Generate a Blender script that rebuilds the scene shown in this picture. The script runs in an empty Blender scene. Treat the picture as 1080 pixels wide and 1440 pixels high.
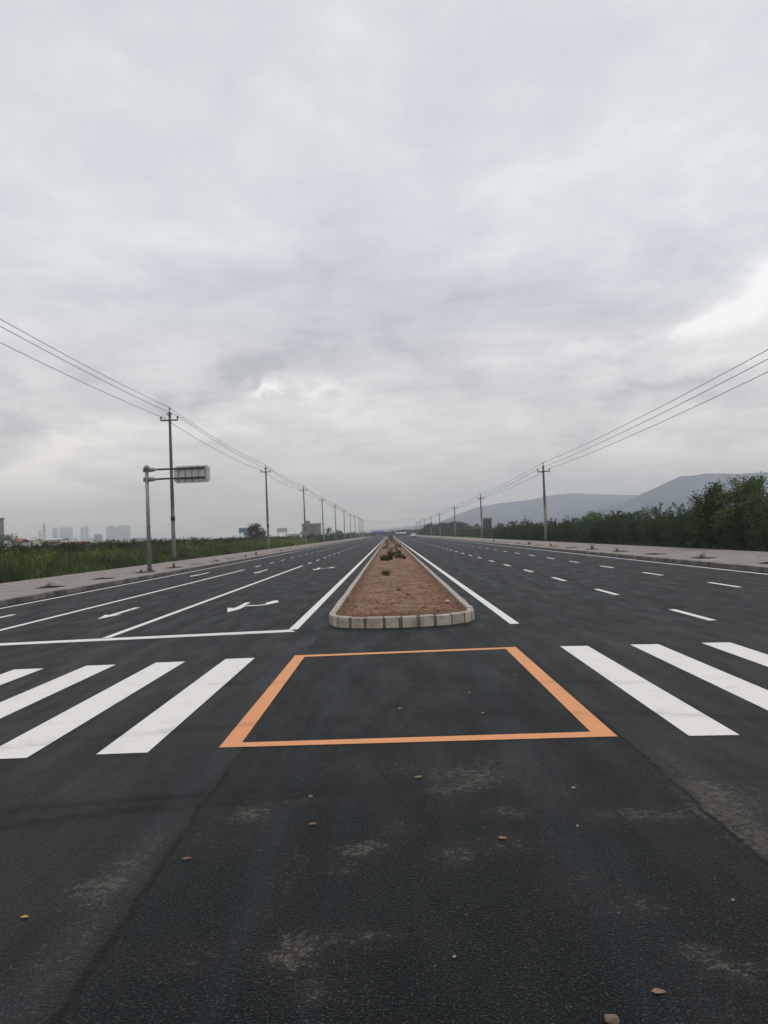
import bpy, bmesh, math, random
import numpy as np
from mathutils import Vector, Matrix, noise as mnoise
rad = math.radians
S = bpy.context.scene
COL = S.collection

# ------------------------------------------------------------------ camera
F = 1120.0; H = 1.75
def cam_axes(th=2.2, vx=548.0, vy=750.5):
    t = rad(th); dx, dy = vx-540, vy-720
    u = dx*math.cos(t)-dy*math.sin(t); v = dx*math.sin(t)+dy*math.cos(t)
    a = math.atan(u/F); p = math.atan(v/F)
    f = Vector((-math.sin(a)*math.cos(p), math.cos(a)*math.cos(p), math.sin(p)))
    r0 = Vector((math.cos(a), math.sin(a), 0)); u0 = r0.cross(f)
    return f, math.cos(t)*r0-math.sin(t)*u0, math.sin(t)*r0+math.cos(t)*u0
CF, CR, CU = cam_axes()
cd = bpy.data.cameras.new("camera"); co = bpy.data.objects.new("camera", cd); COL.objects.link(co)
cd.sensor_fit = 'VERTICAL'; cd.sensor_height = 24.0; cd.lens = F/1440*24.0
cd.clip_start = 0.05; cd.clip_end = 20000
m = Matrix((CR, CU, -CF)).transposed().to_4x4(); m.translation = Vector((0, 0, H))
co.matrix_world = m
S.camera = co
def rayd(px, py): return CF*F + CR*(px-540) + CU*(720-py)
def G(px, py, z=0.0):                       # where the ray of a measured point meets the level z
    d = rayd(px, py); s = (z-H)/d.z; return (d.x*s, d.y*s)
def at(px, py, Y):                          # ... and where it meets the upright plane at distance Y
    d = rayd(px, py); s = Y/d.y; return Vector((d.x*s, Y, H+d.z*s))

# ------------------------------------------------------------------ view / world / sun
S.view_settings.view_transform = 'Standard'; S.view_settings.look = 'None'
S.view_settings.exposure = 0.0; S.view_settings.gamma = 1.0
S.view_settings.use_curve_mapping = False
S.render.engine = 'CYCLES'
S.cycles.use_denoising = True
S.cycles.max_bounces = 6; S.cycles.transparent_max_bounces = 8; S.cycles.volume_bounces = 1

SUN_EL, SUN_AZ = 48.0, 62.0     # azimuth from +Y (ahead) towards +X (right)
W = bpy.data.worlds.new("World"); S.world = W; W.use_nodes = True
nt = W.node_tree; N = nt.nodes; L = nt.links; N.clear()
class NG:
    """small helper for writing node maths"""
    def __init__(s, tree): s.t = tree; s.n = tree.nodes; s.l = tree.links
    def put(s, sock, v):
        if isinstance(v, bpy.types.NodeSocket): s.l.new(v, sock)
        elif v is not None: sock.default_value = v
    def m(s, op, a, b=None, c=None, clamp=False):
        n = s.n.new('ShaderNodeMath'); n.operation = op; n.use_clamp = clamp
        s.put(n.inputs[0], a)
        if b is not None: s.put(n.inputs[1], b)
        if c is not None: s.put(n.inputs[2], c)
        return n.outputs[0]
    def vm(s, op, a, b=None, out=0):
        n = s.n.new('ShaderNodeVectorMath'); n.operation = op
        s.put(n.inputs[0], a)
        if b is not None: s.put(n.inputs['Scale'] if op == 'SCALE' else n.inputs[1], b)
        return n.outputs['Value'] if op in ('DOT_PRODUCT', 'LENGTH') else n.outputs[0]
    def noise(s, vec, scale, detail=4, rough=0.55, dist=0.0, color=False):
        n = s.n.new('ShaderNodeTexNoise'); s.put(n.inputs['Vector'], vec)
        s.put(n.inputs['Scale'], scale); n.inputs['Detail'].default_value = detail
        n.inputs['Roughness'].default_value = rough; n.inputs['Distortion'].default_value = dist
        return n.outputs['Color'] if color else n.outputs['Fac']
    def ramp(s, fac, stops, mode='LINEAR'):
        n = s.n.new('ShaderNodeValToRGB'); s.put(n.inputs[0], fac); e = n.color_ramp.elements
        n.color_ramp.interpolation = mode
        while len(e) < len(stops): e.new(0.5)
        for k, (p, c) in enumerate(stops):
            e[k].position = p; e[k].color = c if len(c) == 4 else (*c, 1)
        return n.outputs[0]
    def mix(s, fac, a, b, mode='MIX'):
        n = s.n.new('ShaderNodeMix'); n.data_type = 'RGBA'; n.blend_type = mode
        s.put(n.inputs['Factor'], fac); s.put(n.inputs['A'], a if isinstance(a, bpy.types.NodeSocket) else (*a, 1))
        s.put(n.inputs['B'], b if isinstance(b, bpy.types.NodeSocket) else (*b, 1))
        return n.outputs['Result']
    def sstep(s, x, a, b, lo=0.0, hi=1.0):
        n = s.n.new('ShaderNodeMapRange'); n.interpolation_type = 'SMOOTHSTEP'
        s.put(n.inputs[0], x); n.inputs[1].default_value = a; n.inputs[2].default_value = b
        n.inputs[3].default_value = lo; n.inputs[4].default_value = hi
        return n.outputs[0]
    def xyz(s, v):
        n = s.n.new('ShaderNodeSeparateXYZ'); s.put(n.inputs[0], v); return n.outputs
    def comb(s, x, y, z):
        n = s.n.new('ShaderNodeCombineXYZ'); s.put(n.inputs[0], x); s.put(n.inputs[1], y); s.put(n.inputs[2], z)
        return n.outputs[0]
g = NG(nt)
tc = N.new('ShaderNodeTexCoord').outputs['Generated']
D = g.vm('NORMALIZE', tc)
dx, dy, dz = g.xyz(D)
den = g.m('ADD', g.m('MAXIMUM', dz, 0.0), 0.16)
P = g.comb(g.m('DIVIDE', dx, den), g.m('DIVIDE', dy, den), 0.0)      # the cloud deck seen from below
warp = g.vm('SCALE', g.vm('SUBTRACT', g.noise(P, 1.3, 3, color=True), (0.5, 0.5, 0.5)), 0.9)
P2 = g.vm('ADD', P, warp)
n1 = g.noise(P2, 0.85, 6, 0.5)
n2 = g.noise(g.vm('ADD', P2, (7.3, 2.1, 0)), 2.6, 6, 0.6)
n3 = g.noise(g.vm('ADD', g.vm('MULTIPLY', P, (1.6, 0.9, 1)), (3.3, 9.1, 0)), 2.2, 8, 0.62, 0.4)
fine = g.vm('SCALE', g.vm('SUBTRACT', g.noise(D, 7.0, 4, 0.6, color=True), (0.5, 0.5, 0.5)), 0.22)
DW = g.vm('ADD', D, fine)
fine2 = g.vm('SCALE', g.vm('SUBTRACT', g.noise(D, 22.0, 5, 0.65, color=True), (0.5, 0.5, 0.5)), 0.065)
DG = g.vm('ADD', D, fine2)
def blob(px, py, wx, wy, rot=0.0, DW=DW):
    c = rayd(px, py).normalized(); r = rad(rot)
    right = c.cross(Vector((0, 0, 1))).normalized(); up = right.cross(c)
    a = right*math.cos(r)+up*math.sin(r); b = -right*math.sin(r)+up*math.cos(r)
    d = g.vm('SUBTRACT', DW, tuple(c))
    ua = g.m('MULTIPLY', g.vm('DOT_PRODUCT', d, tuple(a)), F/wx)
    ub = g.m('MULTIPLY', g.vm('DOT_PRODUCT', d, tuple(b)), F/wy)
    q = g.m('ADD', g.m('MULTIPLY', ua, ua), g.m('MULTIPLY', ub, ub))
    return g.m('EXPONENT', g.m('MULTIPLY', q, -1.0))
# value: 0.5 = mean cloud; + lighter, - darker
val = g.m('ADD', g.m('MULTIPLY', g.m('SUBTRACT', n1, 0.5), 0.70), 0.53)
val = g.m('ADD', val, g.m('MULTIPLY', g.m('SUBTRACT', n2, 0.5), 0.56))
val = g.m('ADD', val, g.m('MULTIPLY', g.m('SUBTRACT', n3, 0.5), 0.54))
azm = g.m('ARCTAN2', dx, dy)
PS = g.vm('ADD', g.comb(g.m('MULTIPLY', azm, 2.6), g.m('MULTIPLY', dz, 13.0), 0.0), warp)     # low banks of cloud seen edge-on
nS = g.noise(PS, 1.9, 9, 0.64, 0.3)
val = g.m('ADD', val, g.m('MULTIPLY', g.m('SUBTRACT', nS, 0.5), g.sstep(dz, 0.10, 0.42, 1.25, 0.15)))
for (px, py, wx, wy, rot, amp) in [
        (560, 420, 260, 110, -4, -0.30), (850, 130, 260, 120, 10, -0.05), (250, 330, 190, 60, 12, 0.16),
        (820, 250, 220, 90, 15, 0.13), (150, 120, 300, 120, 0, 0.04), (20, 600, 90, 30, -5, -0.42), (350, 515, 50, 20, 20, -0.50), (240, 548, 26, 12, 0, -0.25), (980, 545, 90, 16, 4, -0.2), (1000, 590, 90, 20, 0, -0.12), (440, 560, 40, 14, 0, -0.2), (0, 530, 60, 22, 0, -.2),
        (840, 575, 200, 36, 0, -0.12), (620, 560, 120, 30, 0, -0.08), (60, 660, 120, 40, 0, 0.12),
        (260, 560, 160, 30, 5, -0.10), (500, 660, 300, 40, 0, -0.05), (540, 590, 180, 40, 5, 0.08), (250, 660, 120, 26, 0, -0.07),
        (240, 545, 28, 12, 0, -0.10), (25, 655, 60, 30, 0, 0.30), (120, 640, 60, 14, 8, 0.15), (800, 640, 160, 24, 3, 0.12), (930, 560, 120, 20, 5, -0.14), (60, 545, 120, 16, -4, -0.10)]:
    val = g.m('ADD', val, g.m('MULTIPLY', blob(px, py, wx, wy, rot), amp))
cloud = g.ramp(val, [(0.06, (0.47, 0.49, 0.54)), (0.34, (0.66, 0.675, 0.73)), (0.58, (0.80, 0.815, 0.84)), (0.88, (1.03, 1.03, 1.02))])
# thin places where the sun's light comes through
gaps = None
for (px, py, wx, wy, rot, amp) in [(1045, 440, 62, 26, 12, 1.1), (1085, 385, 34, 26, 40, 1.0), (985, 458, 50, 9, 4, 0.7), (380, 545, 30, 8, 5, 1.0),
                                   (470, 545, 46, 9, -14, 0.55), (820, 492, 60, 8, 6, 0.38), (495, 590, 40, 14, 0, 0.40), (690, 505, 50, 8, 0, 0.28), (25, 668, 46, 20, 0, 0.34), (50, 650, 36, 14, 20, 0.3), (980, 642, 90, 10, 3, 0.16), (440, 548, 24, 7, 0, 0.4)]:
    b = g.m('MULTIPLY', blob(px, py, wx, wy, rot, DG), amp)
    gaps = b if gaps is None else g.m('ADD', gaps, b)
gaps = g.m('MULTIPLY', gaps, g.sstep(n3, 0.30, 0.62, 0.5, 1.15), clamp=True)
cloud = g.mix(gaps, cloud, (1.10, 1.10, 1.10))
# lower sky is warmer: light scattered through the long air path
low = g.sstep(dz, 0.02, 0.36, 1.0, 0.0)
cloud = g.mix(low, cloud, g.mix(1.0, cloud, (1.11, 1.0, 0.885), 'MULTIPLY'))
cloud = g.vm('SCALE', cloud, g.sstep(dz, 0.0, 0.30, 1.26, 1.0))
# an overcast sky is brightest overhead
zen = g.m('MULTIPLY', g.sstep(dz, 0.30, 0.55, 1.0, 0.94), g.sstep(dz, 0.55, 1.0, 1.0, 1.6))
cloud = g.vm('SCALE', cloud, zen)
sky = N.new('ShaderNodeTexSky'); sky.sky_type = 'NISHITA'; sky.sun_disc = False
sky.sun_elevation = rad(SUN_EL); sky.sun_rotation = rad(SUN_AZ)
bg1 = N.new('ShaderNodeBackground'); L.new(sky.outputs[0], bg1.inputs[0]); bg1.inputs[1].default_value = 0.10
bg2 = N.new('ShaderNodeBackground'); L.new(cloud, bg2.inputs[0]); bg2.inputs[1].default_value = 1.0
mx = N.new('ShaderNodeMixShader'); mx.inputs[0].default_value = 0.93
L.new(bg1.outputs[0], mx.inputs[1]); L.new(bg2.outputs[0], mx.inputs[2])
wo = N.new('ShaderNodeOutputWorld'); L.new(mx.outputs[0], wo.inputs[0])

sd = bpy.data.lights.new("sun", 'SUN'); sd.energy = 0.55; sd.angle = rad(14); sd.color = (1.0, 0.95, 0.88)
so = bpy.data.objects.new("sun", sd); COL.objects.link(so)
sv = Vector((math.sin(rad(SUN_AZ))*math.cos(rad(SUN_EL)), math.cos(rad(SUN_AZ))*math.cos(rad(SUN_EL)), math.sin(rad(SUN_EL))))
so.rotation_euler = sv.to_track_quat('Z', 'Y').to_euler()

# ------------------------------------------------------------------ object helpers
def link(name, me, mat=None, parent=None, loc=None):
    o = bpy.data.objects.new(name, me); COL.objects.link(o)
    if mat is not None and me is not None: me.materials.append(mat)
    if parent is not None: o.parent = parent
    if loc is not None: o.location = loc
    return o
def empty(name, loc=(0, 0, 0), rz=0.0):
    o = bpy.data.objects.new(name, None); COL.objects.link(o); o.location = loc; o.rotation_euler = (0, 0, rz)
    o.empty_display_size = 0.3
    return o
def tag(o, label=None, cat=None, group=None, kind=None):
    if label: o['label'] = label
    if cat: o['category'] = cat
    if group: o['group'] = group
    if kind: o['kind'] = kind
    return o
def copy_tree(o, parent=None):
    c = o.copy(); COL.objects.link(c)
    if parent is not None: c.parent = parent
    for ch in o.children: copy_tree(ch, c)
    return c
class MB:
    def __init__(s): s.v = []; s.f = []
    def box(s, c, d, rz=0.0, chamfer=0):
        k = len(s.v); cs, sn = math.cos(rz), math.sin(rz)
        for sz in (-.5, .5):
            for sx, sy in ((-.5, -.5), (.5, -.5), (.5, .5), (-.5, .5)):
                x, y = sx*d[0], sy*d[1]
                s.v.append((c[0]+x*cs-y*sn, c[1]+x*sn+y*cs, c[2]+sz*d[2]))
        s.f += [(k, k+3, k+2, k+1), (k+4, k+5, k+6, k+7), (k, k+1, k+5, k+4), (k+1, k+2, k+6, k+5), (k+2, k+3, k+7, k+6), (k+3, k, k+4, k+7)]
        return s
    def tube(s, pts, radii, n=8, cap=True):
        pts = [Vector(p) for p in pts]
        if not hasattr(radii, '__len__'): radii = [radii]*len(pts)
        k0 = len(s.v); ref = None
        for i, p in enumerate(pts):
            t = (pts[min(i+1, len(pts)-1)]-pts[max(i-1, 0)]).normalized()
            if ref is None or abs(ref.dot(t)) > 0.9: ref = Vector((1, 0, 0)) if abs(t.x) < 0.8 else Vector((0, 1, 0))
            a = t.cross(ref).normalized(); b = t.cross(a)
            for j in range(n):
                q = 2*math.pi*j/n
                s.v.append(tuple(p+(a*math.cos(q)+b*math.sin(q))*radii[i]))
        for i in range(len(pts)-1):
            for j in range(n):
                a0 = k0+i*n+j; a1 = k0+i*n+(j+1) % n
                s.f.append((a0, a1, a1+n, a0+n))
        if cap:
            s.f.append(tuple(k0+j for j in range(n))[::-1]); s.f.append(tuple(k0+(len(pts)-1)*n+j for j in range(n)))
        return s
    def quad(s, *p):
        k = len(s.v); s.v += [tuple(q) for q in p]; s.f.append(tuple(range(k, k+len(p)))); return s
    def mesh(s, name, smooth=False):
        me = bpy.data.meshes.new(name); me.from_pydata(s.v, [], s.f); me.update()
        if smooth: me.polygons.foreach_set('use_smooth', [True]*len(me.polygons))
        return me
    def build(s, name, mat, parent=None, smooth=False, loc=None): return link(name, s.mesh(name, smooth), mat, parent, loc)
def np_mesh(name, verts, quads):
    me = bpy.data.meshes.new(name); nv, nq = len(verts), len(quads); w = quads.shape[1]
    me.vertices.add(nv); me.vertices.foreach_set('co', np.asarray(verts, dtype=np.float32).ravel())
    me.loops.add(nq*w); me.loops.foreach_set('vertex_index', np.asarray(quads, dtype=np.int32).ravel())
    me.polygons.add(nq); me.polygons.foreach_set('loop_start', np.arange(0, nq*w, w, dtype=np.int32))
    me.update(calc_edges=True); me.validate()
    return me
rng = np.random.default_rng(7)

# ------------------------------------------------------------------ materials
def mat(name, col, rough=0.8, spec=0.5, metal=0.0):
    M = bpy.data.materials.new(name); M.use_nodes = True
    b = M.node_tree.nodes['Principled BSDF']
    b.inputs['Base Color'].default_value = (*col, 1); b.inputs['Roughness'].default_value = rough
    b.inputs['Specular IOR Level'].default_value = spec; b.inputs['Metallic'].default_value = metal
    return M, NG(M.node_tree), b
def objco(g): return g.n.new('ShaderNodeTexCoord').outputs['Object']
def bump(g, b, h, strength=0.3, dist=0.01):
    n = g.n.new('ShaderNodeBump'); n.inputs['Strength'].default_value = strength; n.inputs['Distance'].default_value = dist
    g.put(n.inputs['Height'], h); g.l.new(n.outputs[0], b.inputs['Normal'])
def mottled(name, c1, c2, scale=3.0, rough=0.8, bstr=0.2, spec=0.4, bscale=40, metal=0.0):
    M, g, b = mat(name, c1, rough, spec, metal); co = objco(g)
    n = g.noise(co, scale, 6, 0.6); f = g.sstep(n, 0.32, 0.68)
    g.l.new(g.mix(f, c1, c2), b.inputs['Base Color'])
    bump(g, b, g.noise(co, bscale, 4, 0.6), bstr, 0.01)
    return M
def attr(g, name):
    n = g.n.new('ShaderNodeAttribute'); n.attribute_name = name; return n.outputs['Fac']

# asphalt: dark binder, pale stone chips, drifted dust, tyre marks and the two joints of the paving strips
def asphalt():
    M, g, b = mat('asphalt', (0.02, 0.02, 0.02), 0.85, 0.09); co = objco(g); x, y, z = g.xyz(co)
    near = g.sstep(y, 3.0, 40.0, 1.0, 0.0)
    cs = g.vm('MULTIPLY', co, (1.0, 0.22, 1.0)); big = g.noise(cs, 0.45, 5, 0.55); mid = g.noise(cs, 2.6, 5, 0.6); gr = g.noise(co, 85.0, 3, 0.85)
    vor = g.n.new('ShaderNodeTexVoronoi'); g.put(vor.inputs['Vector'], co); vor.inputs['Scale'].default_value = 75
    lane = g.noise(g.vm('MULTIPLY', co, (1.6, 0.02, 1)), 1.0, 4, 0.6)       # long streaks along the road from the paver
    c = g.mix(g.sstep(big, 0.3, 0.7), (0.0014, 0.0026, 0.0032), (0.0036, 0.0054, 0.0060))
    c = g.mix(g.m('MULTIPLY', g.sstep(mid, 0.45, 0.75), 0.28), c, (0.012, 0.013, 0.015))
    c = g.mix(g.m('MULTIPLY', g.sstep(lane, 0.5, 0.7), 0.5), c, (0.013, 0.018, 0.025))
    # the strip outside the joints was laid earlier and is greyer
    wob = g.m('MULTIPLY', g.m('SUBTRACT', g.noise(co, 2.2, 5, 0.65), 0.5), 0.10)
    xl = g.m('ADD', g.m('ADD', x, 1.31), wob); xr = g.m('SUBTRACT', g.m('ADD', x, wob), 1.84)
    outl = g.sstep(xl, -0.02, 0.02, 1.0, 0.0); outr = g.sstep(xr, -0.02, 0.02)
    cross = g.sstep(y, 13.2, 14.4, 1.0, 0.0)
    outside = g.m('MULTIPLY', g.m('ADD', outl, outr), cross)
    c = g.mix(g.m('MULTIPLY', outside, 0.35), c, (0.020, 0.020, 0.020))
    pale = g.sstep(gr, 0.575, 0.65)
    c = g.mix(g.m('MULTIPLY', pale, 0.85), c, (0.088, 0.095, 0.094))
    c = g.mix(g.m('MULTIPLY', g.sstep(gr, 0.46, 0.34), 0.6), c, (0.003, 0.003, 0.004))
    lp = g.m('ABSOLUTE', g.m('SUBTRACT', g.m('FRACT', g.m('DIVIDE', g.m('ADD', x, 0.85), 1.68)), 0.5))
    pol = g.m('MULTIPLY', g.sstep(lp, 0.0, 0.24, 1.0, 0.0), g.sstep(g.noise(g.vm('MULTIPLY', co, (0.5, 0.05, 1)), 1.0, 4, 0.6), 0.42, 0.62))
    pol = g.m('MULTIPLY', pol, g.sstep(y, 14, 24))
    c = g.mix(g.m('MULTIPLY', pol, 0.5), c, (0.017, 0.023, 0.031))
    patch = g.m('MULTIPLY', g.sstep(g.noise(g.vm('MULTIPLY', co, (0.30, 0.07, 1)), 1.0, 3, 0.5, 0.4), 0.54, 0.57), g.sstep(y, 13, 20))
    c = g.mix(g.m('MULTIPLY', patch, 0.35), c, (0.006, 0.007, 0.008))
    cell = g.sstep(vor.outputs['Distance'], 0.0, 0.5, 0.55, 1.35)
    # dust
    d = attr(g, 'dust'); dn = g.noise(co, 18.0, 7, 0.75); dn2 = g.noise(g.vm('MULTIPLY', co, (1.0, 1.0, 1)), 48.0, 4, 0.75)
    dv = g.m('ADD', g.m('ADD', g.m('MULTIPLY', dn, 0.62), g.m('MULTIPLY', dn2, 0.38)), g.m('MULTIPLY', g.m('MINIMUM', d, 1.0), 0.125))
    dm = g.m('MULTIPLY', g.sstep(dv, 0.570, 0.675), g.sstep(gr, 0.42, 0.56, 0.15, 0.78))
    c = g.mix(dm, c, (0.125, 0.112, 0.090))
    faint = g.m('MULTIPLY', g.sstep(g.noise(co, 1.1, 7, 0.72), 0.50, 0.72), g.sstep(dn, 0.40, 0.66))
    c = g.mix(g.m('MULTIPLY', faint, 0.34), c, (0.055, 0.043, 0.032))
    wash = g.m('MULTIPLY', g.m('MULTIPLY', d, 0.34, clamp=True), g.sstep(dn, 0.3, 0.6, 0.3, 1.0))
    c = g.mix(wash, c, (0.048, 0.038, 0.030))
    # joints, a dark open line
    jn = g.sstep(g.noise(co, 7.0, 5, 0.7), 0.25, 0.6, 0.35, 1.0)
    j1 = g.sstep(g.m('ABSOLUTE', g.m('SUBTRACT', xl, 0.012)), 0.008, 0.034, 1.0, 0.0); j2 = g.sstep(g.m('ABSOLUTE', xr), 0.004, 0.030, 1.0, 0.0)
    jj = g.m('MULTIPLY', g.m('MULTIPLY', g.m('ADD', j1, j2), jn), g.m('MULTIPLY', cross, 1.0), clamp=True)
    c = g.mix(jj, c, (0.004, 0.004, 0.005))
    t = g.m('MULTIPLY', attr(g, 'tyre'), g.sstep(g.noise(g.vm('MULTIPLY', co, (0.8, 6, 1)), 4.0, 5, 0.7), 0.3, 0.6), clamp=True)
    c = g.mix(g.m('MULTIPLY', t, 0.92), c, (0.0025, 0.0028, 0.003))
    c = g.vm('SCALE', c, cell)
    g.l.new(c, b.inputs['Base Color'])
    g.l.new(g.sstep(mid, 0.3, 0.7, 0.52, 0.68), b.inputs['Roughness'])
    h = g.m('ADD', g.m('MULTIPLY', gr, 0.5), g.m('MULTIPLY', vor.outputs['Distance'], -0.8))
    h = g.m('ADD', h, g.m('MULTIPLY', jj, -3.0))
    h = g.m('ADD', h, g.m('MULTIPLY', g.m('ADD', outl, outr), g.m('MULTIPLY', cross, -1.5)))
    bump(g, b, h, 0.7, 0.004)
    return M
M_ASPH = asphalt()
def paint(name, c, dirt):
    M, g, b = mat(name, c, 0.7, 0.35); co = objco(g)
    n = g.noise(co, 3.5, 7, 0.7); n2 = g.noise(co, 45, 5, 0.75)
    col = g.mix(g.m('MULTIPLY', g.sstep(n, 0.46, 0.72), 0.34), c, dirt)
    col = g.mix(g.m('MULTIPLY', g.sstep(n2, 0.56, 0.74), 0.35), col, tuple(0.45*q for q in c))
    sc = g.sstep(g.noise(g.vm('MULTIPLY', co, (2.0, 22.0, 1)), 1.2, 6, 0.72), 0.60, 0.72)
    col = g.mix(g.m('MULTIPLY', sc, 0.25), col, dirt)
    crk = g.n.new('ShaderNodeTexVoronoi'); crk.feature = 'DISTANCE_TO_EDGE'; crk.inputs['Scale'].default_value = 5.0
    g.put(crk.inputs['Vector'], g.vm('ADD', co, g.vm('SCALE', g.noise(co, 6, 4, 0.7, color=True), 0.25)))
    cm_ = g.m('MULTIPLY', g.sstep(crk.outputs['Distance'], 0.0, 0.018, 1.0, 0.0), g.sstep(g.noise(co, 1.7, 3, 0.6), 0.52, 0.62))
    col = g.mix(g.m('MULTIPLY', cm_, 0.45), col, dirt)
    chip = g.m('MULTIPLY', g.sstep(g.m('ADD', g.noise(co, 60, 3, 0.8), g.m('MULTIPLY', g.sstep(n, 0.5, 0.7), 0.06)), 0.64, 0.70), 0.85)
    col = g.mix(chip, col, (0.05, 0.05, 0.05))
    t = g.m('MULTIPLY', attr(g, 'tyre'), g.sstep(g.noise(g.vm('MULTIPLY', co, (0.8, 6, 1)), 5.0, 5, 0.7), 0.40, 0.6), clamp=True)
    col = g.mix(g.m('MULTIPLY', t, 0.45), col, tuple(0.25*q for q in c))
    g.l.new(col, b.inputs['Base Color']); bump(g, b, g.noise(co, 95, 3, 0.7), 0.35, 0.004)
    return M
M_WHITE = paint('white_paint', (0.74, 0.705, 0.665), (0.52, 0.47, 0.40))
M_ORANGE = paint('orange_paint', (0.68, 0.285, 0.115), (0.46, 0.27, 0.15))
def pavers():
    M, g, b = mat('paver', (0.3, 0.25, 0.2), 0.85, 0.3); co = objco(g)
    br = g.n.new('ShaderNodeTexBrick'); g.put(br.inputs['Vector'], g.vm('MULTIPLY', co, (1, 1, 0)))
    br.inputs['Color1'].default_value = (0.205, 0.183, 0.163, 1); br.inputs['Color2'].default_value = (0.31, 0.280, 0.252, 1)
    br.inputs['Mortar'].default_value = (0.20, 0.165, 0.14, 1); br.inputs['Scale'].default_value = 1.0
    br.inputs['Brick Width'].default_value = 0.40; br.inputs['Row Height'].default_value = 0.20; br.inputs['Mortar Size'].default_value = 0.010
    c = g.mix(g.sstep(g.noise(co, 0.5, 6, 0.7), 0.42, 0.62), br.outputs[0], g.mix(1.0, br.outputs[0], (1.0, 0.92, 0.875), 'MULTIPLY'))
    c = g.mix(g.m('MULTIPLY', g.sstep(g.noise(co, 2.2, 6, 0.7), 0.5, 0.7), 0.55), c, (0.36, 0.34, 0.31))
    c = g.mix(g.m('MULTIPLY', g.sstep(g.noise(co, 1.1, 6, 0.75), 0.52, 0.62), 0.65), c, (0.145, 0.112, 0.09))
    c = g.mix(g.m('MULTIPLY', g.sstep(g.noise(co, 4.5, 4, 0.7), 0.56, 0.62), 0.5), c, (0.12, 0.105, 0.09))
    g.l.new(c, b.inputs['Base Color']); bump(g, b, br.outputs['Fac'], -0.3, 0.006)
    return M
M_PAVE = pavers()
M_KERB = mottled('kerb_stone', (0.19, 0.175, 0.158), (0.062, 0.054, 0.050), 1.3, 0.85, 0.4)
M_KERBM = mottled('median_kerb_stone', (0.47, 0.435, 0.385), (0.30, 0.255, 0.205), 4.2, 0.85, 0.35)
M_MORT = mottled('mortar', (0.165, 0.135, 0.10), (0.10, 0.078, 0.058), 8, 0.9, 0.4)
def soil():
    M, g, b = mat('soil', (0.2, 0.12, 0.08), 0.95, 0.15); co = objco(g)
    n = g.noise(co, 1.4, 7, 0.68); n2 = g.noise(co, 9, 7, 0.72); n3 = g.noise(co, 45, 5, 0.7)
    c = g.mix(g.sstep(n, 0.36, 0.62), (0.150, 0.082, 0.048), (0.252, 0.168, 0.113))
    c = g.mix(g.m('MULTIPLY', g.sstep(n2, 0.54, 0.74), 0.5), c, (0.115, 0.060, 0.038))
    x, y, z = g.xyz(co)
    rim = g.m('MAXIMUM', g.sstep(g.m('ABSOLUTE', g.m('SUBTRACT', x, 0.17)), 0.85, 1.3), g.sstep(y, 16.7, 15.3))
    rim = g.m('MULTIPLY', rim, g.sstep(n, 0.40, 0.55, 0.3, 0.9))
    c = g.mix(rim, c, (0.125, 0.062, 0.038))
    c = g.mix(g.m('MULTIPLY', g.sstep(n3, 0.54, 0.76), 0.5), c, (0.27, 0.20, 0.145))
    g.l.new(c, b.inputs['Base Color']); bump(g, b, g.m('ADD', n2, g.m('MULTIPLY', n3, 0.4)), 0.9, 0.03)
    return M
M_SOIL = soil()
M_PIT = mottled('pit_soil', (0.018, 0.011, 0.008), (0.038, 0.021, 0.014), 6, 0.95, 0.8, 0.05)
def earth():
    M, g, b = mat('field_ground', (0.05, 0.06, 0.03), 0.95, 0.1); co = objco(g)
    c = g.mix(g.sstep(g.noise(co, 0.02, 6, 0.6), 0.4, 0.6), (0.030, 0.048, 0.018), (0.055, 0.065, 0.030))
    c = g.mix(g.m('MULTIPLY', g.sstep(g.noise(co, 0.6, 6, 0.7), 0.55, 0.7), 0.7), c, (0.10, 0.075, 0.045))
    g.l.new(c, b.inputs['Base Color']); bump(g, b, g.noise(co, 3, 5, 0.7), 0.6, 0.1)
    return M
M_EARTH = earth()
def leafmat(name, c1, c2, c3=None, spec=0.25):
    M, g, b = mat(name, c1, 0.7, 0.10); co = objco(g)
    geo = g.n.new('ShaderNodeNewGeometry').outputs['Random Per Island']
    oi = g.n.new('ShaderNodeObjectInfo').outputs['Random']
    c = g.mix(geo, c1, c2)
    if c3: c = g.mix(g.m('MULTIPLY', g.sstep(g.noise(co, 1.3, 4, 0.6), 0.45, 0.65), 0.75), c, c3)
    c = g.vm('SCALE', c, g.m('ADD', g.m('MULTIPLY', oi, 0.85), 0.62))
    g.l.new(c, b.inputs['Base Color'])
    tr = g.n.new('ShaderNodeBsdfTranslucent'); g.l.new(c, tr.inputs[0])
    mxs = g.n.new('ShaderNodeMixShader'); mxs.inputs[0].default_value = 0.14
    g.l.new(b.outputs[0], mxs.inputs[1]); g.l.new(tr.outputs[0], mxs.inputs[2])
    g.l.new(mxs.outputs[0], g.n['Material Output'].inputs[0])
    return M
M_LEAF = leafmat('sapling_leaf', (0.024, 0.048, 0.020), (0.056, 0.098, 0.036), (0.046, 0.088, 0.032))
M_LEAFT = leafmat('tree_leaf', (0.024, 0.046, 0.018), (0.088, 0.130, 0.046), (0.066, 0.104, 0.038))
M_GRASS = leafmat('grass_blade', (0.070, 0.110, 0.026), (0.155, 0.175, 0.045), (0.060, 0.115, 0.032))
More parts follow.
